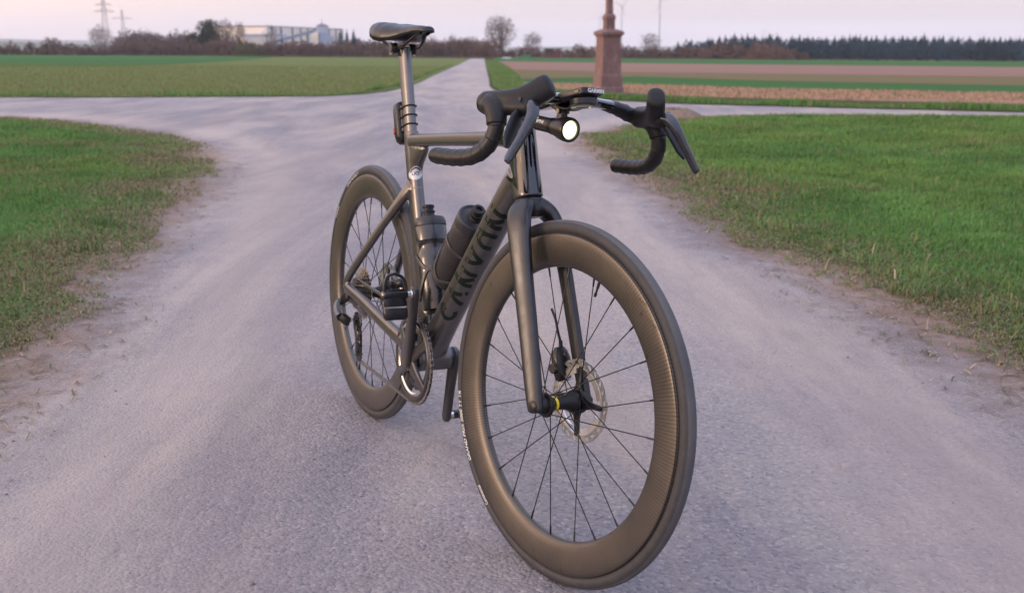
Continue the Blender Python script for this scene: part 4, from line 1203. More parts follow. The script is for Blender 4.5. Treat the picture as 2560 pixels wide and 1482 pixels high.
# ---- frame: tubes lofted one by one, then fused into a single moulded skin
def frame():
    m = MB()
    def along(p, q, ts, fn):
        p, q = np.array(p, float), np.array(q, float); dv = (q - p) / np.linalg.norm(q - p); f = np.cross(YV, dv)
        m.loft([aero(p + (q - p) * t, f if f[0] > 0 else -f, YV, *fn(t)) for t in ts])
    # head tube
    rings = []
    for z, cf, cb, hw in ((.699, .027, .034, .0255), (.72, .026, .045, .0245), (.76, .0245, .05, .0225), (.80, .024, .05, .0212), (.828, .0235, .046, .0208), (.838, .0225, .035, .020)):
        rings.append(aero(axis_at(z), HN, YV, cf, cb, hw, 2.2, 2.6))
    m.loft(rings)
    # top tube
    pts = spline([(.222, 0, .757), (.268, 0, .763), (.42, 0, .777), (.584, 0, .791), (.70, 0, .801), (.79, 0, .806)], 24)
    rings = []
    for i, q in enumerate(pts):
        t = i / 23; hw = np.interp(t, [0, .2, .7, 1], [.0145, .0155, .0185, .0205]); hh = np.interp(t, [0, .1, .8, 1], [.015, .0145, .0155, .024])
        tq = pts[min(i + 1, 23)] - pts[max(i - 1, 0)]; tq /= np.linalg.norm(tq); up = np.cross(tq, YV)
        rings.append(sring(q, YV, up, hw, hh, 4.2, 36))
    m.loft(rings)
    # down tube
    a, b = np.array([.405, 0, .286]), np.array([.790, 0, .738]); dv = (b - a) / np.linalg.norm(b - a); fw = np.array([dv[2], 0, -dv[0]])
    m.loft([aero(a + (b - a) * t, fw, YV, np.interp(t, [0, .2, .8, 1], [.03, .027, .026, .028]), np.interp(t, [0, .2, 1], [.03, .027, .026]), np.interp(t, [0, .15, .8, 1], [.033, .030, .0275, .0245]), 2.2, 3.2) for t in np.linspace(0, 1, 16)])
    # seat tube
    a, b = np.array([.398, 0, .285]), np.array([.2265, 0, .778]); dv = (b - a) / np.linalg.norm(b - a); fw = np.array([dv[2], 0, -dv[0]])
    m.loft([aero(a + (b - a) * t, fw, YV, np.interp(t, [0, .1, .6, .9, 1], [.03, .026, .025, .024, .0235]), np.interp(t, [0, .3, .7, .9, 1], [.03, .030, .030, .026, .0235]), np.interp(t, [0, .12, .3, 1], [.033, .017, .0155, .0155]), 2.3, 2.6) for t in np.linspace(0, 1, 20)])
    m.loft([sring((.285 + k * .03, 0, .752 + k * .016), (.5, 0, .86), YV, .022 - .012 * k, .012, 2, 16) for k in np.linspace(0, 1, 4)])
    m.loft([sring((.246 + k, 0, .748 + h), (1, 0, 0), (0, 1, 0), r, .0145, 2.4, 18) for k, h, r in ((.012, -.075, .020), (.018, -.04, .030), (.028, -.012, .045), (.03, .0, .05))])
    # bottom bracket shell
    m.lathe([(.0, -.0425), (.029, -.0425), (.031, -.035), (.031, .035), (.029, .0425), (.0, .0425)], (BBP[0], 0, BBP[2]), 'y', 36)
    for s in (-1, 1):
        # chain stay, bent round the drop-out into the seat stay
        pts = spline([(.385, .030 * s, .276), (.30, .043 * s, .296), (.21, .056 * s, .318), (.10, .0655 * s, .3415), (.02, .0675 * s, .350), (-.012, .0675 * s, .356)], 26)
        P, T, U, S = frames(pts)
        m.loft([sring(p, u, sv, np.interp(i / 25, [0, .3, .8, 1], [.022, .018, .0145, .013]), np.interp(i / 25, [0, .3, 1], [.012, .0105, .0085]), 2.6, 18) for i, (p, u, sv) in enumerate(zip(P, U, S))])
        pts = spline([(-.012, .0672 * s, .350), (-.014, .0668 * s, .368), (.008, .064 * s, .396), (.06, .055 * s, .449), (.12, .0445 * s, .508), (.185, .033 * s, .570), (.24, .020 * s, .625), (.262, .009 * s, .655)], 26)
        P, T, U, S = frames(pts)
        m.loft([sring(p, u, sv, np.interp(i / 25, [0, .15, .7, .9, 1], [.015, .012, .0125, .016, .02]), np.interp(i / 25, [0, .7, 1], [.0085, .0085, .011]), 2.6, 18) for i, (p, u, sv) in enumerate(zip(P, U, S))])
        m.lathe([(0, -.0085), (.0165, -.0085), (.0165, .0085), (0, .0085)], (0, .066 * s, RW + .002), 'y', 28)
        m.tube([(-.006, .0665 * s, .352), (.0, .066 * s, RW)], .0095, 12)
    o = m.build('frame', M_PAINT, BIKE)
    return remesh(o, .0021, 7, .5)
FRAME = frame()
FT = tree_of(FRAME)
def frame_print():
    bm, w = strokes_word('CANYON', 1.0, .25, .34)
    V, F = finish_poly(bm, .16)
    a, b = np.array([.405, 0, .286]), np.array([.790, 0, .738]); dv = (b - a) / np.linalg.norm(b - a); fw = np.array([dv[2], 0, -dv[0]])
    L0, L1 = .150, .505
    ev = -YV * .93 - fw * .37; ev /= np.linalg.norm(ev); n = np.cross(dv, ev); n = n if n @ fw > 0 else -n
    hgt = .038; c = a + dv * L0 + n * .01 - ev * .0075 + ev * 0
    wrap(V, F, 'lettering', M_LETTER, FRAME, FT, c, dv * (L1 - L0) / w, ev * hgt, n)
    # the round approval sticker and small print on the seat tube
    st = np.array([.2265, 0, .778]) - np.array([.398, 0, .285]); st /= np.linalg.norm(st); f2 = np.array([st[2], 0, -st[0]])
    n2 = f2 * .95 - YV * .31; eu = np.cross(st, n2); eu = eu if eu[1] > 0 else -eu
    c = np.array([.2265, 0, .778]) - st * .105
    def disc(r0, r1, a0=0, a1=360, k=40):
        t = np.radians(np.linspace(a0, a1, k)); V = [(r * math.cos(q), r * math.sin(q), 0) for q in t for r in (r0, r1)]
        return np.array(V), [(2 * i, 2 * i + 1, 2 * i + 3, 2 * i + 2) for i in range(k - 1)]
    def grid_disc(r):
        bm = bmesh.new(); bmesh.ops.create_circle(bm, cap_ends=True, radius=r, segments=36); return finish_poly(bm, .003)
    V, F = grid_disc(.0150); wrap(V, F, 'approval_sticker', M_STICKER, FRAME, FT, c, eu, st, n2, .0003)
    V, F = disc(.0103, .0136, 25, 155, 24); wrap(V, F, 'sticker_band', M_NAVY, FRAME, FT, c, eu, st, n2, .0005)
    V, F = text_poly('UCI', .0105, .0003, 0, .002); wrap(V - [.0085, .004, 0], F, 'sticker_lettering', M_NAVY, FRAME, FT, c, eu, st, n2, .0006)
    V, F = text_poly('ROAD', .0068, .0001, 0, .002); wrap(V - [.0085, .036, 0], F, 'sticker_lettering', simple('grey_print', (.20, .20, .24), .4), FRAME, FT, c, eu, st, n2, .0004)
frame_print()

# ---- seat post, saddle
def seat():
    a, b = np.array([.2275, 0, .765]), np.array([.1655, 0, .968]); dv = (b - a) / np.linalg.norm(b - a); fw = np.array([dv[2], 0, -dv[0]])
    MB().loft([aero(a + (b - a) * t, fw, YV, .0215, .0215, .0135, 2.2, 2.4, 32) for t in np.linspace(0, 1, 8)]).build('seat_post', M_POST, BIKE)
    sd = link('saddle', None, BIKE)
    xs = np.array([.056, .062, .076, .098, .122, .150, .178, .206, .236, .266, .292, .307, .314])
    hw = np.array([.030, .047, .059, .0655, .0665, .0610, .047, .034, .027, .0235, .0205, .0155, .007])
    tp = np.array([1.026, 1.030, 1.033, 1.035, 1.035, 1.032, 1.028, 1.026, 1.0265, 1.0275, 1.026, 1.022, 1.017])
    ed = np.array([1.018, 1.015, 1.008, .999, .991, .986, .990, .999, 1.005, 1.009, 1.0105, 1.011, 1.011])
    fx = np.linspace(xs[0], xs[-1], 44); n = 25
    rings = []
    for x in fx:
        w, t, e = (np.interp(x, xs, q) for q in (hw, tp, ed))
        g = []
        for k in np.linspace(-1, 1, n):
            ang = k * math.pi / 2
            y = w * np.sign(math.sin(ang)) * abs(math.sin(ang)) ** .72
            z = e + (t - e) * abs(math.cos(ang)) ** .62
            if .10 < x < .30: z -= .005 * math.exp(-(y / .0085) ** 2) * min(1, (x - .10) / .04, (.30 - x) / .03)
            if x < .13: z += .004 * math.exp(-((abs(y) - .045) / .018) ** 2) - .002
            g.append((x, y, z))
        rings.append(g)
    V = np.array(rings).reshape(-1, 3); F = [(i * n + j, i * n + j + 1, (i + 1) * n + j + 1, (i + 1) * n + j) for i in range(len(fx) - 1) for j in range(n - 1)]
    b_ = len(V); F += [tuple(range(n))[::-1], tuple((len(fx) - 1) * n + j for j in range(n))]
    o = MB().add(V, F).build('cover', M_SADDLE, sd, 70)
    so = o.modifiers.new('thick', 'SOLIDIFY'); so.thickness = .004; so.offset = -1; 
    # carrier plate under the cover
    rings = []
    for x in np.linspace(.075, .310, 20):
        w, t, e = (np.interp(x, xs, q) for q in (hw, tp, ed)); rings.append(sring((x, 0, (e + .007)), YV, (0, 0, 1), w * .86, .0035, 3, 20))
    MB().loft(rings).build('base_plate', M_BLACK, sd, 60)
    for s in (-1, 1):
        P = spline([(.074, .030 * s, 1.000), (.088, .027 * s, .990), (.115, .0225 * s, .978), (.150, .022 * s, .975), (.200, .022 * s, .977), (.235, .018 * s, .990), (.262, .012 * s, 1.003), (.285, .009 * s, 1.008)], 34)
        MB().tube(P, .0036, 10).build('rail', M_BLKMET, sd)
        MB().lathe([(0, -.011), (.0105, -.011), (.0125, -.008), (.0125, .004), (.009, .007), (0, .007)], (.158, .0235 * s, .973), 'y', 20).build('clamp_ear', M_BLACK, sd)
        MB().box((.158, .031 * s, .970), (.018, .004, .026)).build('clamp_plate', M_DARKST, sd, 30)
    m = MB(); m.loft([sring((.166 - .004 * k, 0, .955 + .022 * k), (1, 0, 0), YV, .021 - .003 * k, .014 + .004 * k, 3, 20) for k in np.linspace(0, 1, 4)])
    m.build('clamp_head', M_BLACK, sd)
    MB().tube([(.158, -.034, .973), (.158, .034, .973)], .0042, 12).build('clamp_bolt', M_STEELR, sd)
    # rear light strapped to the post
    tl = link('tail_light', None, BIKE)
    base = a + dv * .009 - fw * .0405; 
    rings = []
    for t, k in ((0, .5), (.006, .86), (.018, 1), (.05, 1), (.085, 1), (.096, .9), (.101, .55)):
        rings.append(sring(base + dv * (t - .014) - fw * .002, fw, YV, .0165 * (k ** .5), .021 * k, 3.6, 24))
    MB().loft(rings).build('housing', M_BLACK, tl, 50)
    MB().loft([sring(base + dv * (.020 + .0) + dv * t - fw * .0140, fw, YV, .0062, .0218 * k, 3, 20) for t, k in ((-.012, .6), (-.008, 1), (.006, 1), (.010, .6))]).build('lens', M_RED, tl, 60)
    MB().loft([sring(base + fw * .0185 + dv * t, fw, YV, .007, .0135, 3, 16) for t in (.012, .014, .072, .074)]).build('bracket', M_BLACK, tl, 50)
    for k in (.022, .044, .066):
        c = base + dv * k
        ring = [c + fw * x + YV * y for x, y in [(.014, -.0150), (.026, -.0155), (.049, -.0152), (.0605, -.010), (.0640, 0), (.0605, .010), (.049, .0152), (.026, .0155), (.014, .0150)]]
        MB().tube(spline(ring, 30), .0016, 8).build('strap', M_RUBBER, tl)
seat()

# ---- fork
def fork():
    m = MB(); rings = []
    for z, r, cb in ((.697, .0255, .031), (.685, .0258, .031), (.672, .0245, .028), (.662, .019, .020)): rings.append(aero(axis_at(z), HN, YV, r, cb, r * .98, 2.2, 2.4))
    m.loft(rings)
    for s in (-1, 1):
        path = np.array([(.834, .010, .689), (.842, .024, .681), (.852, .0365, .668), (.864, .0440, .648), (.880, .0480, .610), (.902, .0510, .555), (.9365, .0540, .467), (.968, .0575, .384), (.982, .0590, .348), (.988, .0592, .332), (.990, .0592, .3255)]) * [1, s, 1]
        P = spline(path, 34); Pf, T, U, S = frames(P, (1, 0, .2)); tt = np.linspace(0, 1, 34)
        hc = np.interp(tt, [0, .15, .3, .5, .7, .85, .95, 1], [.022, .0265, .0255, .0215, .0185, .0165, .0150, .008]); hw = np.interp(tt, [0, .15, .3, .6, .9, 1], [.015, .0155, .0125, .0105, .0098, .006])
        m.loft([sring(p, u, sv, a, b, 2.5, 22) for p, u, sv, a, b in zip(Pf, U, S, hc, hw)])
    o = m.build('fork', M_FORK, BIKE); remesh(o, .0019, 6, .5); o.matrix_basis = SM
    MB().lathe([(0, -.0702), (.0082, -.0702), (.0098, -.0694), (.0100, -.0670), (.0100, -.06)], (WB, 0, RW), 'y', 32).build('axle_cap', M_BLACK, o)
    MB().lathe([(.0108, -.0690), (.0122, -.0685), (.0122, -.0670)], (WB, 0, RW), 'y', 32).build('axle_ring', M_BLACK, o)
    MB().lathe([(0, .0702), (.0082, .0702), (.0100, .0694), (.0100, .06)], (WB, 0, RW), 'y', 32).build('axle_cap', M_BLACK, o)
    return o
FORK = fork()

# ---- wheels
def disc_rotor(y, parent):
    """slotted steel ring on finned aluminium, carried by a black spider"""
    m = MB(); N = 120; th = np.linspace(0, 2 * np.pi, N, endpoint=False)
    ro = .0800 - .0016 * (np.cos(th * 12) > .3); ri = .0665 - .0022 * np.cos(th * 6)
    holes = []
    rings = [np.stack([r * np.cos(th), np.full(N, y + e), r * np.sin(th)], -1) for r, e in ((ri, -.0009), (ro, -.0009), (ro, .0009), (ri, .0009))]
    # braking ring in short plates with slots between them
    bm_v, bm_f = MB(), None
    K = 24
    mr = MB()
    for k in range(K):
        a0, a1 = 2 * np.pi * k / K, 2 * np.pi * (k + 1) / K
        def sect(r0, r1, u0, u1, skew=0.0):
            q = np.linspace(u0, u1, 5); V = []
            for e in (-.0009, .0009):
                for r in (r0, r1):
                    for a in q: V.append(((r) * math.cos(a + skew * (r - .07)), y + e, r * math.sin(a + skew * (r - .07))))
            F = []
            for i in range(4): F += [(i, i + 1, 6 + i, 5 + i), (10 + i, 15 + i, 16 + i, 11 + i), (i, 10 + i, 11 + i, i + 1), (5 + i, 6 + i, 16 + i, 15 + i)]
            F += [(0, 5, 15, 10), (4, 14, 19, 9)]
            mr.add(V, F)
        da = a1 - a0
        sect(.0755, .0800 - (.0012 if k % 2 else 0), a0, a1); sect(.0645, .0690, a0, a1)
        sect(.0690, .0755, a0, a0 + da * (.66 if k % 2 else .5), 14.0)
    o = mr.build('brake_rotor', M_DARKST_ROTOR, parent, 30)
    mf = MB(); q = 48; t2 = np.linspace(0, 2 * np.pi, q, endpoint=False)
    for k in range(4):
        a0 = k * np.pi / 2 + .28; V = []; q = np.linspace(a0, a0 + 1.02, 12)
        for e in (-.0016, .0016):
            for r in (.052, .0648):
                for a in q: V.append((r * math.cos(a) , y + e, r * math.sin(a)))
        n = 12; F = []
        for i in range(n - 1): F += [(i, i + 1, n + i + 1, n + i), (2 * n + i, 3 * n + i, 3 * n + i + 1, 2 * n + i + 1), (i, 2 * n + i, 2 * n + i + 1, i + 1), (n + i, n + i + 1, 3 * n + i + 1, 3 * n + i)]
        F += [(0, n, 3 * n, 2 * n), (n - 1, 3 * n - 1, 4 * n - 1, 2 * n - 1)]
        mf.add(V, F)
    mf.lathe([(.0620, -.0014 + y), (.0650, -.0014 + y), (.0650, .0014 + y), (.0620, .0014 + y)], (0, 0, 0), 'y', 64, closed=True)
    mf.build('rotor_fin', M_ALU, parent, 30)
    sp = MB()
    for k in range(4):
        a = k * np.pi / 2 + .06; e = np.array([math.cos(a), 0, math.sin(a)]); t = np.array([-math.sin(a), 0, math.cos(a)])
        sp.loft([sring(e * r + YV * (y - .001 - .004 * (1 - f)), t, YV, w, .0028, 3, 12) for r, w, f in ((.016, .016, 0), (.028, .0095, .4), (.045, .0062, .8), (.062, .0055, 1), (.0665, .0035, 1))])
    sp.lathe([(.014, y - .008), (.021, y - .008), (.023, y - .003), (.023, y + .003), (.014, y + .004)], (0, 0, 0), 'y', 36)
    sp.build('rotor_spider', M_BLKMET, parent, 40)
M_DARKST_ROTOR = simple('rotor_steel', (.40, .40, .41), .33, metal=1, var=.12, scale=150)

def wheel(front):
    w = link('wheel', None, BIKE); rim_m = M_RIMF if front else M_RIMR
    prof = [(.2522, 0), (.2530, .0042), (.2560, .0078), (.2620, .0104), (.2720, .0124), (.2860, .0140), (.3000, .0147), (.3090, .0146), (.3135, .0139), (.3150, .0128), (.3155, .0100)]
    full = [(r, -y) for r, y in prof[::-1]] + prof[1:]
    MB().lathe(full, (0, 0, 0), 'y', 220).build('rim', rim_m, w, 50)
    tp = []
    for k in np.linspace(-2.62, 2.62, 29):
        rr = .0137; tp.append((.3249 + rr * math.cos(k) * (1.0), rr * math.sin(k)))
    MB().lathe(tp, (0, 0, 0), 'y', 220).build('tyre', M_TYRE, w, 70)
    for sg in (-1, 1):
        MB().lathe([(.3136 + .0009 * math.cos(k), sg * .0138 + .0009 * math.sin(k)) for k in np.linspace(0, 6.283, 8, endpoint=False)], (0, 0, 0), 'y', 160, closed=True).build('tyre_bead', M_RUBBER, w, 60)
    # lettering on the side wall, read with its feet towards the hub
    def arc(s, size, a_mid, rc, clock=1, off=.0002, sx=1.0, shear=0.0, mat=M_WHITE, side=-1):
        V, F = text_poly(s, size, 0.0, shear, size * .22); V = V.copy(); V[:, 0] = (V[:, 0] - V[:, 0].max() / 2) * sx
        out = []
        for x, y, _ in V:
            k = math.asin(min(.999, max(-.999, (rc - .3249 + y) / .0137)))      # position round the section
            rho = .3249 + (.0137 + off) * math.sin(k); yy = side * (.0137 + off) * math.cos(k); a = a_mid - x / rc
            out.append((rho * math.cos(a), yy, rho * math.sin(a)))
        return put('tyre_lettering', out, F, mat, w)
    if front:
        arc('GRAND PRIX 5000 TT TR', .0108, RAD(205.0), .3195, sx=1.22, shear=.25)
        arc('Continental', .0095, RAD(232), .3195, shear=.1)
    else:
        arc('GRAND PRIX 5000 TT', .0100, RAD(117), .3195, shear=.25, mat=M_SILVERP)
        arc('Continental', .0090, RAD(146), .3195, mat=M_SILVERP)
    # hub
    if front:
        hp = [(.006, -.052), (.0135, -.052), (.0165, -.048), (.0165, -.040), (.0225, -.0385), (.0235, -.0355), (.0220, -.0325), (.0145, -.030), (.0125, -.022), (.0120, -.004), (.0135, .010), (.0185, .020), (.0215, .0265), (.0225, .030), (.0185, .034), (.0155, .040), (.0140, .048), (.006, .052)]
        MB().lathe(hp, (0, 0, 0), 'y', 48).build('hub', M_BLKMET, w, 50)
        MB().lathe([(.0126, -.0195), (.0134, -.0192), (.0134, -.0142), (.0126, -.0139)], (0, 0, 0), 'y', 48).build('hub_band', M_YELLOW, w)
        fl, nrot = ((-.0355, .0205), (.0285, .0205)), RAD(3)
    else:
        hp = [(.006, -.058), (.012, -.056), (.016, -.028), (.0245, -.022), (.0255, -.019), (.0235, -.016), (.0150, -.010), (.0135, .005), (.0165, .018), (.0225, .026), (.0235, .029), (.019, .034), (.015, .050), (.006, .060)]
        MB().lathe(hp, (0, 0, 0), 'y', 48).build('hub', M_BLKMET, w, 50)
        fl, nrot = ((-.0190, .0235), (.0285, .0215)), RAD(6)
    disc_rotor(.0440 if front else .0470, w)
    n = 24
    for k in range(n):
        a = nrot + 2 * math.pi * k / n; y, r = fl[k % 2]; j = k // 2
        tw = RAD(58) * (1 if j % 2 else -1)
        if front and k % 2 == 0: tw = RAD(40) * (1 if j % 2 else -1)
        p = np.array([r * math.cos(a + tw), y + (.0022 if j % 2 else -.0022), r * math.sin(a + tw)]); e = np.array([.2535 * math.cos(a), (-.0015 if k % 2 == 0 else .0015), .2535 * math.sin(a)])
        m = MB(); dv = (e - p) / np.linalg.norm(e - p); L = np.linalg.norm(e - p)
        m.tube([p, p + dv * (L - .016)], .00105, 6); m.tube([p + dv * (L - .018), p + dv * (L - .004), e], [.0017, .0019, .0019], 8)
        m.build('spoke', M_BLKMET, w, 50)
    e = np.array([math.cos(RAD(74 if front else 250)), 0, math.sin(RAD(74 if front else 250))])
    MB().tube([e * .253, e * .240, e * .2395, e * .230, e * .2295, e * .223], [.0028, .0028, .0021, .0021, .0030, .0024], 10).build('valve', M_BLACK, w)
    w.matrix_basis = (SM @ Matrix.Translation((WB, 0, RW))) if front else Matrix.Translation((0, 0, RW))
    return w
FW = wheel(True)
RWHEEL = wheel(False)

# ---- front and rear brake calipers
def caliper(front):
    c = link('brake_caliper', None, BIKE)
    m = MB(); o = np.array([.921, .046, .393]) if front else np.array([.060, .050, .372])
    ax = np.array([-.36, 0, .933]) if front else np.array([.95, 0, .25]); n = np.cross(ax, YV)
    m.loft([sring(o + ax * t, n, YV, a, b, 3.2, 20) for t, a, b in ((-.034, .006, .010), (-.030, .011, .015), (-.012, .0135, .0185), (.010, .0135, .0185), (.024, .0105, .0145), (.032, .006, .010))])
    m.build('body', M_BLACK, c, 50)
    for s in (-1, 1): MB().lathe([(0, s * .0255), (.0085, s * .0255), (.0100, s * .024), (.0100, s * .014)], o - ax * .008, 'y', 28).build('piston_cap', M_GREY, c)
    MB().tube([o + ax * .030 - n * .004, o + ax * .044 - n * .006], [.0045, .0035], 12).build('banjo', M_BLKMET, c)
    for t in (-.020, .016): MB().tube([o + ax * t - n * .016, o + ax * t - n * .011], .0042, 12).build('bolt', M_STEELR, c)
    m = MB()
    for i in range(7): m.tube([o - ax * .034 + n * (.006 - .004 * i) - YV * .01, o - ax * .030 + n * (.006 - .004 * i) + YV * .01], .0009, 6)
    m.build('pad_fins', M_ALU, c)
    if front:
        P = spline([o + ax * .040 - n * .006, o + ax * .060 - n * .004 - YV * .002, o + ax * .085 + n * .002 + YV * .001, o + ax * .108 + n * .014 + YV * .004], 18)
        MB().tube(P, .0026, 8).build('hose', M_BLACK, c); c.matrix_basis = SM
    return c
caliper(True); caliper(False)

# ---- cockpit
def cockpit():
    hb = link('handlebar', None, BIKE); hb.matrix_basis = SM
    m = MB()
    P = spline([(.902, -.112, .8845), (.9045, -.08, .8865), (.9055, -.04, .8875), (.905, 0, .8875), (.9055, .04, .8875), (.9045, .08, .8865), (.902, .112, .8845)], 40)
    m.loft([aero(p, (1, 0, .10), (-.1, 0, 1), np.interp(abs(p[1]), [0, .07, .112], [.021, .020, .0155]), np.interp(abs(p[1]), [0, .07, .112], [.024, .022, .0155]), np.interp(abs(p[1]), [0, .09, .112], [.0105, .0095, .0105]), 2, 2.2) for p in P])
    P = spline([(.772, 0, .872), (.80, 0, .8735), (.85, 0, .879), (.90, 0, .8875)], 14)
    m.loft([sring(p, YV, (-.1, 0, 1), np.interp(i / 13, [0, .15, .6, 1], [.012, .019, .0195, .032]), np.interp(i / 13, [0, .15, 1], [.010, .0165, .012]), 2.6, 24) for i, p in enumerate(P)])
    m.loft([aero(axis_at(z), HN, YV, a, a * 1.25, a * .95, 2.1, 2.3) for z, a in ((.8395, .0225), (.848, .0215), (.862, .0200), (.876, .0185), (.884, .016))])
    o = m.build('bar_and_stem', M_GLOSS, hb); remesh(o, .0017, 4, .5)
    m = MB(); m.loft([aero(axis_at(z), HN, YV, .0232, .0300, .0212, 2.1, 2.3) for z in (.8385, .8392, .8472, .8480)]); m.build('spacer', M_BLACK, hb)
    for s in (-1, 1):
        path = spline(np.array([(.9025, .100, .8848), (.9035, .122, .882), (.9035, .142, .878), (.9035, .160, .8725), (.9085, .175, .8685), (.924, .182, .866), (.946, .1835, .861), (.960, .185, .848), (.9655, .187, .832), (.962, .191, .810), (.947, .197, .790), (.922, .203, .777), (.885, .2085, .771), (.856, .211, .7695), (.826, .213, .769)]) * [1, s, 1], 240)
        Pf, T, U, S = frames(path, (0, 0, 1)); ss = np.concatenate([[0], np.cumsum(np.linalg.norm(np.diff(Pf, axis=0), axis=1))])
        rings = []
        for i in range(len(Pf)):
            fr = (ss[i] / .0215) % 1.0; r = np.interp(ss[i], [0, .05, .08, .5], [.0130, .0142, .0142, .0142]) * (1.0 + .055 * (fr - .5)) + (.0006 if fr > .9 else 0)
            th = np.linspace(0, 2 * np.pi, 20, endpoint=False); fl = np.interp(ss[i], [0, .05], [.82, 1.0])
            sh = .006 * np.sin(th + 1.0)
            rings.append(Pf[i] + r * (fl * np.cos(th)[:, None] * U[i] + np.sin(th)[:, None] * S[i]) + sh[:, None] * T[i])
        MB().loft(rings).build('bar_tape', M_TAPE, hb, 35)
        e = Pf[-1]; tv = T[-1]
        MB().loft([sring(e + tv * k, U[-1], S[-1], r, r, 2, 24) for k, r in ((-.002, .0130), (.0015, .0140), (.004, .0132), (.0055, .010))]).build('end_plug', M_BLACK, hb)
        # brifter: hood, lever blade, shift paddle
        sh = link('shift_lever', None, BIKE); sh.matrix_basis = SM
        m = MB(); k = np.array([1, s, 1])
        P = np.array([(.903, .1775, .867), (.918, .1765, .8685), (.940, .1725, .8705), (.962, .1645, .8740), (.982, .1525, .8795), (.996, .1405, .8890), (1.0055, .1305, .8985), (1.0135, .1225, .9065), (1.0185, .1185, .9105)]) * k
        P = spline(P, 26); Pf, T, U, S = frames(P); tt = np.linspace(0, 1, 26)
        hh = np.interp(tt, [0, .12, .4, .6, .78, .9, .97, 1], [.0150, .0205, .0205, .0215, .0225, .0205, .0150, .008]); ww = np.interp(tt, [0, .12, .4, .7, .9, .97, 1], [.0130, .0180, .0178, .0172, .0165, .0125, .006])
        m.loft([sring(p, u, sv, a, b, 2.4, 24) for p, u, sv, a, b in zip(Pf, U, S, hh, ww)])
        Q = spline(np.array([(.930, .181, .868), (.948, .1825, .862), (.960, .185, .848), (.9655, .187, .834)]) * k, 10)
        m.tube(Q, [.0185, .0195, .0195, .0190, .0188, .0185, .018, .0178, .0176, .0172], 20)
        Q = np.array([(.962, .170, .866), (.985, .160, .866), (1.005, .152, .868), (1.013, .149, .873)]) * k
        m.tube(Q, [.014, .0155, .0145, .009], 16)
        o = m.build('hood', M_RUBBER, sh); remesh(o, .0015, 7, .5)
        P = np.array([(1.004, .150, .8735), (1.018, .155, .8700), (1.0290, .1625, .8570), (1.0345, .1740, .8390), (1.0385, .1870, .8205), (1.0415, .2000, .8025), (1.0445, .2115, .7865), (1.0470, .2165, .7795)]) * k
        P = spline(P, 30); Pf, T, U, S = frames(P, (1, 0, .3)); tt = np.linspace(0, 1, 30)
        tk = np.interp(tt, [0, .15, .5, .9, 1], [.0085, .0090, .0060, .0050, .0036]); wd = np.interp(tt, [0, .15, .3, .6, .9, 1], [.0100, .0118, .0105, .0085, .0076, .0062])
        bl = MB().loft([sring(p, u, sv, a, b, 2.8, 20) for p, u, sv, a, b in zip(Pf, U, S, tk, wd)]).build('blade', M_LEVER, sh, 50)
        # name along the blade
        V, F = text_poly('ULTEGRA', 1.0, .01, .1, .25); V = V.copy(); V[:, 0] /= V[:, 0].max()
        tr = tree_of(bl); a, b = Pf[9], Pf[25]; eu = b - a; ev = S[17] * (1 if True else -1); nn = U[17]
        if np.dot(np.cross(eu, ev), nn) < 0: ev = -ev
        wrap(V * [1, 1, 1] - [0, .36, 0], F, 'lettering', M_LETTER2, sh, tr, a, eu, ev * .0085, nn, .0002)
        P = np.array([(.996, .160, .866), (1.006, .174, .851), (1.013, .187, .832), (1.019, .197, .815), (1.024, .204, .802)]) * k
        P = spline(P, 14); Pf, T, U, S = frames(P, (1, 0, .3)); tt = np.linspace(0, 1, 14); wd = np.interp(tt, [0, .3, .7, 1], [.006, .0125, .0115, .004])
        MB().loft([sring(p - u * .002, u, sv, .0022, w, 2.6, 16) for p, u, sv, w in zip(Pf, U, S, wd)]).build('paddle', M_BLACK, sh, 50)
        q = np.array([1.000, .1665, .8805]) * k
        MB().tube([q, q + np.array([.001, .004 * s, 0])], .0032, 12).build('pivot_pin', M_RUBBER, sh)
    return hb
M_LETTER2 = simple('gloss_print', (.004, .010, .006), .08, var=.1, coat=1)
cockpit()

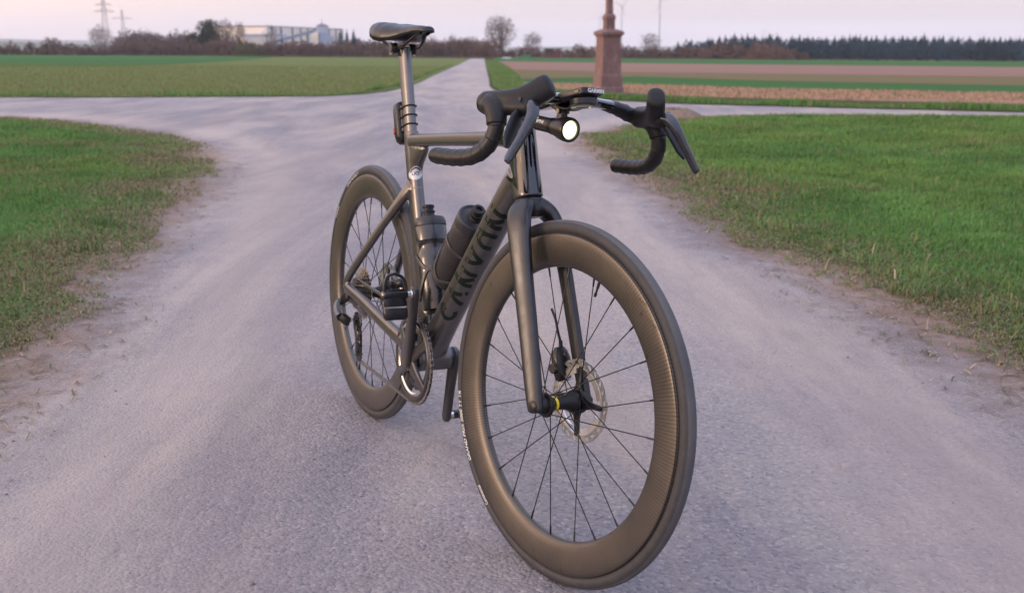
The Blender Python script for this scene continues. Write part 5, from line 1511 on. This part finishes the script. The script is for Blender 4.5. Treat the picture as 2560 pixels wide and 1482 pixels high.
# ---- head lamp and cycle computer on the out-front mount
def rotY(a): return np.array([[math.cos(a), 0, math.sin(a)], [0, 1, 0], [-math.sin(a), 0, math.cos(a)]])
def gadgets():
    c = link('bike_computer', None, BIKE); c.matrix_basis = SM
    R = rotY(-RAD(13)); o = np.array([.9465, -.001, .8965]); ex, ez = R @ [1, 0, 0], R @ [0, 0, 1]
    def slab(z0, z1, hx, hy, e=6):
        return [sring(o + ez * z, ex, YV, hx, hy, e, 40) for z in (z0, z1)]
    MB().loft(slab(-.0085, -.0082, .030, .019) + slab(-.0030, -.0020, .0400, .0265) + slab(.0045, .0062, .0405, .0262) + slab(.0068, .0069, .0390, .0250)).build('body', M_BLACK, c, 35)
    MB().loft(slab(.00695, .0073, .0370, .0235)).build('screen', M_GLOSS, c, 35)
    V, F = text_poly('GARMIN', .0098, .0004); V = V.copy(); V[:, 0] -= V[:, 0].max() / 2
    f = o + ex * .0412 + YV * .004 - ez * .0018
    put('lettering', [f + YV * a[0] + ez * a[1] for a in V], F, M_SILVERP, c)
    for s in (-1, 1):
        m = MB()
        for x in (-.026, .026): m.box(o + ex * x + YV * s * .0262 + ez * .001, (.010, .0022, .0030), R)
        m.build('side_button', M_DARKST, c, 30)
        m = MB(); m.box(o + YV * s * .0264 + ez * .001, (.062, .0008, .0058), R); m.build('side_trim', M_GREY, c, 30)
    pk = o + ex * .012 - ez * .0085
    MB().loft([sring(pk - ez * z, ex, YV, r, r, 2, 40) for z, r in ((0, .0240), (.001, .0250), (.0105, .0250), (.0118, .0235))]).build('mount_puck', M_BLACK, c, 40)
    MB().loft([sring(pk - ez * z, ex, YV, r, r, 2, 40) for z, r in ((.01185, .0205), (.0138, .0195), (.0140, .014), (.0128, .013))]).build('puck_insert', M_DARKST, c, 40)
    arm = spline([(.896, 0, .876), (.915, 0, .872), (.935, 0, .8735), tuple(pk - ez * .006)], 14)
    MB().loft([sring(p, YV, (0, 0, 1), w, .0042, 3, 16) for p, w in zip(arm, np.interp(np.linspace(0, 1, 14), [0, .6, 1], [.016, .012, .018]))]).build('mount_arm', M_BLACK, c, 45)
    # lamp
    L = link('headlight', None, BIKE); L.matrix_basis = SM
    tilt = rotY(RAD(4)); f = tilt @ [1, 0, 0]; u = tilt @ [0, 0, 1]; p0 = np.array([.9325, -.001, .8345])
    def body(sec, e=2.0): return MB().loft([sring(p0 + f * x, YV, u, r, r * 1.0, e, 44) for x, r in sec])
    body([(-.108, .0105), (-.107, .0126), (-.104, .0134), (-.060, .0138), (-.052, .0142), (-.040, .0162), (-.024, .0208), (-.012, .0224), (-.003, .0228), (.0, .0218), (.0, .0174), (-.004, .0170)]).build('housing', M_LAMP, L, 40)
    for k in range(3): body([(-.0555 + k * .0042, .0142 + k * .0006), (-.0550 + k * .0042, .0150 + k * .0006), (-.0535 + k * .0042, .0150 + k * .0006), (-.0530 + k * .0042, .0142 + k * .0006)]).build('cooling_fin', M_LAMP, L, 40)
    le = NT('lamp_glow'); le.set(color=(.9, .95, .8), emit=(.95, 1.0, .78), emit_s=16.0)
    lr = NT('lamp_halo_outer'); lr.set(color=(.9, .9, .7), emit=(.80, 1.0, .42), emit_s=.80, rough=.2)  # weak yellow-green emission round the lens imitates the lamp's halo
    body([(-.0040, .0171), (-.0034, .0170), (-.0030, .0150)]).build('halo_outer', lr.m, L, 60)
    lm = NT('lamp_halo_inner'); lm.set(color=(.9, .95, .7), emit=(.96, 1.0, .66), emit_s=2.6)  # inner zone of the imitated halo, grading the glow outward from the lens
    body([(-.0030, .0150), (-.0022, .0118)]).build('halo_inner', lm.m, L, 60)
    body([(-.0022, .0118), (-.0014, .0080), (-.0010, .0010)]).build('lens', le.m, L, 60)
    m = MB()
    for a in (110, 145, 180, 215, 250): 
        q = RAD(a); dvv = YV * math.cos(q) + u * math.sin(q); m.loft([sring(p0 + f * x + dvv * .0140, np.cross(f, dvv), dvv, .0008, .0006, 2, 8) for x in (-.100, -.060)])
    m.build('groove', M_BLACK, L)
    V, F = text_poly('LUPINE', .0085, .0002, 0, .003); V = V.copy()
    out = [p0 + f * (-.093 + x) + (-YV * math.cos((y + .002) / .0138) + u * math.sin((y + .002) / .0138)) * .01405 for x, y, _ in V]
    put('lettering', out, F, M_SILVERP, L)
    th = np.linspace(0, 6.283, 18, endpoint=False); ic = [(-.0065 + .0032 * math.cos(t), .003 + .0038 * math.sin(t)) for t in th]
    put('lettering', [p0 + f * (-.093 + x) + (-YV * math.cos((y + .002) / .0138) + u * math.sin((y + .002) / .0138)) * .01405 for x, y in ic], [tuple(range(18))], M_SILVERP, L)
    m = MB(); m.loft([sring(p0 + f * -.030 + u * z, f, YV, a, b, 3, 16) for z, a, b in ((.014, .012, .009), (.022, .010, .008), (.030, .008, .007), (.036, .008, .0065))]); m.build('mount_foot', M_BLACK, L, 40)
    MB().tube([p0 + f * -.030 + u * .030 - YV * .0125, p0 + f * -.030 + u * .030 + YV * .0125], .0046, 14).build('mount_bolt', M_DARKST, L)
    for s in (-1, 1):
        P = [p0 + f * -.030 + u * .031 + YV * .009 * s, p0 + f * -.055 + u * .040 + YV * .012 * s, p0 + f * -.090 + u * .0335 + YV * .015 * s]
        MB().loft([sring(q, YV, u, .0022, .0042, 3, 10) for q in P]).build('mount_bracket', M_LAMP, L)
M_LAMP = simple('lamp_anodised', (.040, .036, .034), .36, metal=.6, var=.15)
gadgets()

# ---- drivetrain
def cog_ring(T, r_in, y, th, mat, name, parent, c, tooth=.0045):
    R = T * .0127 / (2 * math.pi); n = T * 4; a = np.linspace(0, 2 * np.pi, n, endpoint=False)
    ro = R + tooth * np.where(np.arange(n) % 4 < 2, .55, -.75)
    rings = [np.stack([r * np.cos(a), np.full(n, y + e), r * np.sin(a)], -1) + c for r, e in ((np.full(n, r_in), -th), (ro * .985, -th), (ro, -th * .5), (ro, th * .5), (ro * .985, th), (np.full(n, r_in), th))]
    return MB().loft(rings, cap=False, closed=True).build(name, mat, parent, 30)
CA = RAD(16.0)
def drivetrain():
    c = np.array([BBP[0], 0, BBP[2]])
    cs = link('crankset', None, BIKE)
    cog_ring(52, .088, -.0450, .0016, M_DKRING, 'chainring', cs, c)
    cog_ring(36, .060, -.0375, .0012, M_DARKST, 'chainring', cs, c)
    # smooth outer face of the big ring, hollow between the four arms
    MB().lathe([(.0885, -.0470), (.0895, -.0505), (.0940, -.0520), (.0985, -.0500), (.1000, -.0472)], c, 'y', 120).build('ring_face', M_GREY, cs, 50)
    MB().lathe([(.0800, -.0468), (.0820, -.0490), (.0878, -.0494), (.0884, -.0468)], c, 'y', 120).build('ring_bevel', M_STEELR2, cs, 50)
    m = MB()
    for a in (38, 112, 218, 292):
        a = RAD(90 - a) - CA; e = np.array([math.cos(a), 0, math.sin(a)]); t = np.array([-math.sin(a), 0, math.cos(a)])
        m.loft([sring(c + e * r + YV * y, t, YV, w, h, 3, 14) for r, w, h, y in ((.010, .022, .008, -.053), (.035, .0165, .0062, -.053), (.060, .0125, .0050, -.0505), (.078, .0120, .0040, -.0490), (.094, .0155, .0030, -.0490))])
    m.lathe([(0, -.062), (.016, -.062), (.0215, -.0595), (.0225, -.050), (.0225, -.042)], c, 'y', 40)
    m.build('spider', M_GREY, cs, 50)
    MB().lathe([(.0, .036), (.0205, .036), (.0215, .0435), (.0190, .052), (.0, .052)], c, 'y', 36).build('bearing_cup', M_BLACK, cs, 40)
    MB().tube([c - YV * .064, c + YV * .066], .012, 24).build('spindle', M_BLKMET, cs)
    for s in (-1, 1):
        e = np.array([math.sin(CA), 0, math.cos(CA)]) * (1 if s < 0 else -1); t = np.cross(e, YV)
        rings = []
        for r, w, h, y in ((-.021, .006, .005, .0590), (-.018, .0135, .0078, .0590), (-.004, .0200, .0095, .0600), (.03, .0178, .0095, .0615), (.08, .0158, .0090, .0640), (.13, .0150, .0085, .0670), (.165, .0155, .0080, .0690), (.178, .0145, .0080, .0695), (.186, .0095, .0074, .0695), (.189, .003, .005, .0700)):
            rings.append(sring(c + e * r + YV * y * s, t, YV, w, h, 3.6, 20))
        ar = MB().loft(rings).build('crank_arm', M_GREY, cs, 45)
        pe = c + e * .1725 + YV * .070 * s
        MB().lathe([(0, s * .0790), (.0080, s * .0790), (.0092, s * .0775), (.0092, s * .0765)], pe - YV * .070 * s, 'y', 24).build('crank_bolt', M_ALU if s < 0 else M_BLACK, cs)
        # pedal
        pd = link('pedal', None, BIKE); q = pe + YV * s * .006
        MB().tube([q - YV * s * .008, q + YV * s * .012], [.0068, .0072], 18).build('axle', M_ALU, pd)
        MB().tube([q + YV * s * k for k in (.012, .014, .062, .066)], [.0085, .0098, .0098, .0085], 20).build('axle_sleeve', M_BLACK, pd)
        MB().lathe([(0, s * .0735), (.0050, s * .0730), (.0086, s * .0700), (.0090, s * .0660)], q, 'y', 20).build('end_cap', M_DARKST, pd)
        tw = RAD(100) if s < 0 else RAD(20)      # how far the toe end points up
        fx = np.array([math.cos(tw), 0, math.sin(tw)]); up = np.array([-math.sin(tw), 0, math.cos(tw)])
        C0 = q + YV * s * .040
        loop = [C0 + fx * a + YV * s * b for a, b in ((.0, -.026), (.022, -.025), (.038, -.018), (.045, -.004), (.046, .004), (.040, .018), (.022, .025), (.0, .026))]
        P = spline(loop, 30); Pf, T, U, S = frames(P, tuple(up)); MB().loft([sring(p, u, sv, .0058, .0034, 3, 10) for p, u, sv in zip(Pf, U, S)]).build('toe_loop', M_BLACK, pd, 50)
        MB().loft([sring(C0 + fx * a + up * z, YV, up, w, h, 3, 18) for a, w, h, z in ((.012, .020, .004, 0), (-.004, .024, .0075, 0), (-.018, .027, .0085, 0), (-.026, .027, .009, .001))]).build('platform', M_BLKMET, pd, 40)
        MB().loft([sring(C0 + fx * a + up * z, YV, up, w, h, 3.4, 18) for a, w, h, z in ((-.030, .027, .0095, .001), (-.034, .0285, .0105, .001), (-.050, .0285, .0105, .0), (-.056, .024, .0075, 0))]).build('rear_clip', M_BLACK, pd, 40)
        MB().box(C0 - fx * .028, (.004, .046, .006), np.stack([fx, YV, up], 1)).build('spring', M_STEELR, pd, 30)
    # cassette
    ca = link('cassette', None, BIKE)
    for k, T in enumerate((34, 30, 27, 24, 21, 19, 17, 15, 14, 13, 12, 11)):
        cog_ring(T, .014 if k > 4 else T * .0127 / 6.283 * .62, -.0265 - k * .00355, .0008, M_STEELR3, 'sprocket', ca, np.array([0, 0, RW]), .0045)
    m = MB()
    for k in range(6):
        a = k * math.pi / 3; e = np.array([math.cos(a), 0, math.sin(a)]); m.loft([sring(np.array([0, 0, RW]) + e * r + YV * y, np.cross(e, YV), YV, .003, .0018, 2, 8) for r, y in ((.014, -.030), (.058, -.0265))])
    m.lathe([(0, -.068), (.013, -.068), (.0135, -.024)], (0, 0, RW), 'y', 24); m.build('carrier', M_BLKMET, ca)
    # rear derailleur hanging from the drop-out
    rd = link('rear_derailleur', None, BIKE)
    UP, LP = np.array([.030, -.052, .268]), np.array([.050, -.052, .190])
    def blob(pts, a, b, mat, name, up=(0, 0, 1)):
        P = spline(pts, 12); Pf, T, U, S = frames(P, up); aa = np.interp(np.linspace(0, 1, 12), np.linspace(0, 1, len(a)), a); bb = np.interp(np.linspace(0, 1, 12), np.linspace(0, 1, len(b)), b)
        return MB().loft([sring(p, u, s, x, y, 3.5, 8) for p, u, s, x, y in zip(Pf[::2], U[::2], S[::2], aa[::2], bb[::2])]).build(name, mat, rd, 20)
    blob([(-.004, -.068, .332), (-.016, -.072, .320), (-.028, -.074, .310)], (.012, .012, .010), (.006, .006, .006), M_BLKMET, 'hanger')
    MB().lathe([(0, -.088), (.007, -.088), (.0095, -.085), (.0095, -.070)], (-.028, 0, .310), 'y', 22).build('pivot_bolt', M_BLACK, rd)
    blob([(-.028, -.084, .312), (-.018, -.090, .298), (.000, -.095, .286), (.018, -.093, .276)], (.010, .0165, .0175, .012), (.007, .0095, .0105, .009), M_GREY2, 'body')
    blob([(.016, -.088, .280), (.028, -.080, .272), (.034, -.070, .268)], (.012, .0125, .010), (.011, .010, .008), M_BLKMET, 'knuckle')
    for y in (-.0585, -.0455):
        P = spline([UP + [-.006, 0, .010], UP + [.002, 0, -.010], (UP + LP) / 2 + [.006, 0, 0], LP + [.0, 0, -.010]], 12); P[:, 1] = y
        Pf, T, U, S = frames(P, (0, 1, 0)); MB().loft([sring(p, u, s, .0011, w, 3, 12) for p, u, s, w in zip(Pf, U, S, np.interp(np.linspace(0, 1, 12), [0, .3, .7, 1], [.009, .0115, .0085, .0075]))]).build('cage_plate', M_BLKMET, rd, 40)
    for q, T in ((UP, 12), (LP, 12)): cog_ring(T, .004, -.052, .0016, M_BLACK, 'jockey_wheel', rd, np.array([q[0], 0, q[2]]), .0035)
    # chain
    pts = []
    def arcp(cx, cz, R, a0, a1, y0, y1, n):
        for k in np.linspace(0, 1, n): a = RAD(a0 + (a1 - a0) * k); pts.append((cx + R * math.cos(a), y0 + (y1 - y0) * k, cz + R * math.sin(a)))
    RC, RS, RJ = 52 * .0127 / 6.2832, 19 * .0127 / 6.2832, 12 * .0127 / 6.2832
    arcp(BBP[0], BBP[2], RC, 104, -96, -.045, -.045, 46)
    arcp(LP[0], LP[2], RJ, -70, -200, -.050, -.050, 8)
    arcp(UP[0], UP[2], RJ, -20, 60, -.050, -.050, 5)
    arcp(0, RW, RS, -40, -262, -.045, -.045, 26)
    pts.append(pts[0]); P = np.array(pts); s = np.concatenate([[0], np.cumsum(np.linalg.norm(np.diff(P, axis=0), axis=1))]); n = int(s[-1] / .0127)
    J = np.stack([np.interp(np.linspace(0, s[-1], n, endpoint=False), s, P[:, i]) for i in range(3)], -1)
    m = MB()
    for i in range(n):
        a, b = J[i], J[(i + 1) % n]; dv = (b - a) / (np.linalg.norm(b - a) + 1e-9); nv = np.cross(dv, YV); nv /= np.linalg.norm(nv)
        w = .0027 if i % 2 else .0019
        for e in (-1, 1):
            V = []
            for yy in (e * w - .0004, e * w + .0004):
                for t, h in ((-.0042, .0026), (-.001, .0040), (.0045, .0029), (.0082, .0029), (.0137, .0040), (.0169, .0026)): V += [a + dv * t + nv * h + YV * yy, a + dv * t - nv * h + YV * yy]
            F = []
            for k in range(5): b0 = k * 2; F += [(b0, b0 + 1, b0 + 3, b0 + 2), (12 + b0, 14 + b0, 15 + b0, 13 + b0), (b0, b0 + 2, b0 + 14, b0 + 12), (b0 + 1, b0 + 13, b0 + 15, b0 + 3)]
            F += [(0, 12, 13, 1), (10, 11, 23, 22)]
            m.add(V, F)
        m.tube([a - YV * .0034, a + YV * .0034], .0021, 6)
    m.build('chain', M_STEELR3, BIKE, 30)
M_STEELR2 = simple('bevel_steel', (.62, .60, .58), .18, metal=1, var=.08)
M_STEELR3 = simple('chain_steel', (.36, .325, .295), .30, metal=1, var=.3, scale=300)
M_DKRING = simple('dark_ring', (.10, .095, .092), .30, metal=.9, var=.2)
M_GREY2 = simple('derailleur_grey', (.16, .155, .165), .28, metal=.8, var=.12)
drivetrain()

# ---- bottles stand in their cages as things of their own
def m_bottle():
    t = NT('smoke_plastic'); v = t.coord(); n = t.noise(20, 5, .6, v)
    t.set(color=t.mix(t.mapr(n, .3, .7), (.018, .018, .022), (.028, .027, .031)), rough=t.mapr(n, .3, .7, .20, .30), spec=.6, coat=.4, coat_rough=.12, metal=.15); return t.m
M_SMOKE = m_bottle()
M_MATTE = simple('matte_bottle', (.030, .029, .030), .50, spec=.4, var=.3, scale=18, bump=.08, bscale=500, dist=.0006)
M_CAP = simple('bottle_cap', (.022, .022, .027), .40, var=.15)
BF = Matrix.Rotation(LEAN, 4, 'X')
def bottle(base, dirv, prof, body_m, label, group, valve):
    z = Vector(dirv).normalized(); y = Vector((0, 1, 0)); x = y.cross(z); M = Matrix((x, y, z)).transposed().to_4x4(); M.translation = Vector(base)
    root = link('water_bottle', None, None, label, 'bottle', group); root.matrix_basis = BF @ M
    MB().lathe(prof['body'], (0, 0, 0), 'z', 56).build('body', body_m, root, 35)
    MB().lathe(prof['cap'], (0, 0, 0), 'z', 56).build('cap', M_CAP, root, 35)
    h = valve
    MB().lathe([(.0165, h), (.0150, h + .004), (.0128, h + .006), (.0128, h + .010), (.0145, h + .011), (.0145, h + .014), (.0118, h + .0155), (.0115, h + .021), (.0135, h + .0225), (.0140, h + .0265), (.0125, h + .0285), (.0070, h + .0285), (.0062, h + .024), (.0, h + .024)], (0, 0, 0), 'z', 40).build('valve', M_RUBBER, root, 40)
    return root
sdv = np.array([.2265, 0, .778]) - np.array([.398, 0, .285]); sdv /= np.linalg.norm(sdv)
b1 = np.array([.4285, 0, .388])
bottle(b1, sdv, {'body': [(0, 0), (.031, 0), (.0335, .002), (.0345, .010), (.0352, .022), (.0358, .024), (.0362, .060), (.0365, .118), (.0355, .130), (.0320, .138), (.0318, .150), (.0345, .158), (.0368, .161), (.0370, .192), (.0362, .1945)],
                        'cap': [(.0372, .1945), (.0378, .197), (.0372, .205), (.0350, .2125), (.0335, .2150), (.020, .2165), (.0165, .2168)]}, M_SMOKE, 'glossy smoke grey bottle upright against the seat tube', 'water bottles in the frame', .2165)
DA, DB = np.array([.405, 0, .286]), np.array([.790, 0, .738]); ddv = (DB - DA) / np.linalg.norm(DB - DA); dfw = np.array([ddv[2], 0, -ddv[0]])
b2 = DA + ddv * .176 - dfw * .0735
bottle(b2, ddv, {'body': [(0, 0), (.032, 0), (.0345, .003), (.0358, .020), (.0362, .110), (.0368, .140), (.0376, .158), (.0378, .182), (.0370, .185)],
                 'cap': [(.0376, .185), (.0382, .188), (.0382, .205), (.0372, .209), (.0345, .211), (.0330, .2105), (.0300, .2075), (.0185, .2085), (.0165, .2090)]}, M_MATTE, 'matte black bottle slanting along the down tube', 'water bottles in the frame', .2085)
def cage(base, dirv, tube_side, bands, name='bottle_cage'):
    z = np.array(dirv); x = np.array(tube_side); R = .0385
    c = link(name, None, BIKE)
    P = lambda a, h, r=R: base + z * h + (x * math.cos(a) + YV * math.sin(a)) * r
    for pts, w in bands:
        for s in (-1, 1):
            Q = spline([P(s * RAD(a), h) for a, h in pts], 40); rad = np.stack([Q - base - z * ((Q - base) @ z)[:, None]], 0)[0]; rad /= np.linalg.norm(rad, axis=1)[:, None]
            T = np.gradient(Q, axis=0); T /= np.linalg.norm(T, axis=1)[:, None]
            MB().loft([sring(q, r_, np.cross(t, r_), .0014, w, 3, 12) for q, r_, t in zip(Q, rad, T)]).build('wing', M_CAGE, c, 50)
    MB().loft([sring(base + z * h + x * (R + .003), YV, x, .010, .003, 3, 14) for h in (.0, .02, .10, .13)]).build('spine', M_CAGE, c, 45)
    MB().loft([sring(base - z * .003 + x * (R * t), YV, z, w, .002, 3, 12) for t, w in ((1.02, .012), (.2, .016), (-.5, .010))]).build('shelf', M_CAGE, c, 45)
M_CAGE = simple('cage_plastic', (.055, .052, .052), .40, var=.12)
# angle 0 faces the tube, 180 faces away from it
cage(b1, sdv, -np.array([sdv[2], 0, -sdv[0]]), [([(15, .030), (60, .028), (95, .050), (125, .085), (150, .096)], .0045), ([(15, .120), (55, .128), (90, .118), (120, .098), (150, .090)], .0045), ([(150, .096), (168, .093), (178, .092)], .0070)])
cage(b2, ddv, dfw, [([(12, .030), (60, .022), (100, .040), (128, .080), (160, .120)], .0055), ([(20, .118), (70, .128), (110, .130), (150, .128), (178, .127)], .0040)])

# ------------------------------------------------------------------ evening haze over the whole country
def haze():
    m = bpy.data.materials.new('haze'); m.use_nodes = True; n = m.node_tree.nodes; n.clear()
    o = n.new('ShaderNodeOutputMaterial'); v = n.new('ShaderNodeVolumePrincipled')
    v.inputs['Color'].default_value = (.86, .91, 1.0, 1); v.inputs['Density'].default_value = HAZE
    m.node_tree.links.new(v.outputs[0], o.inputs['Volume'])
    b = MB(); b.box((0, 0, 40), (14000, 14000, 260)); b.build('haze', m, None, 0, kind='stuff', label='thin pale evening haze over the fields', cat='haze')
HAZE = 0.00016
haze()
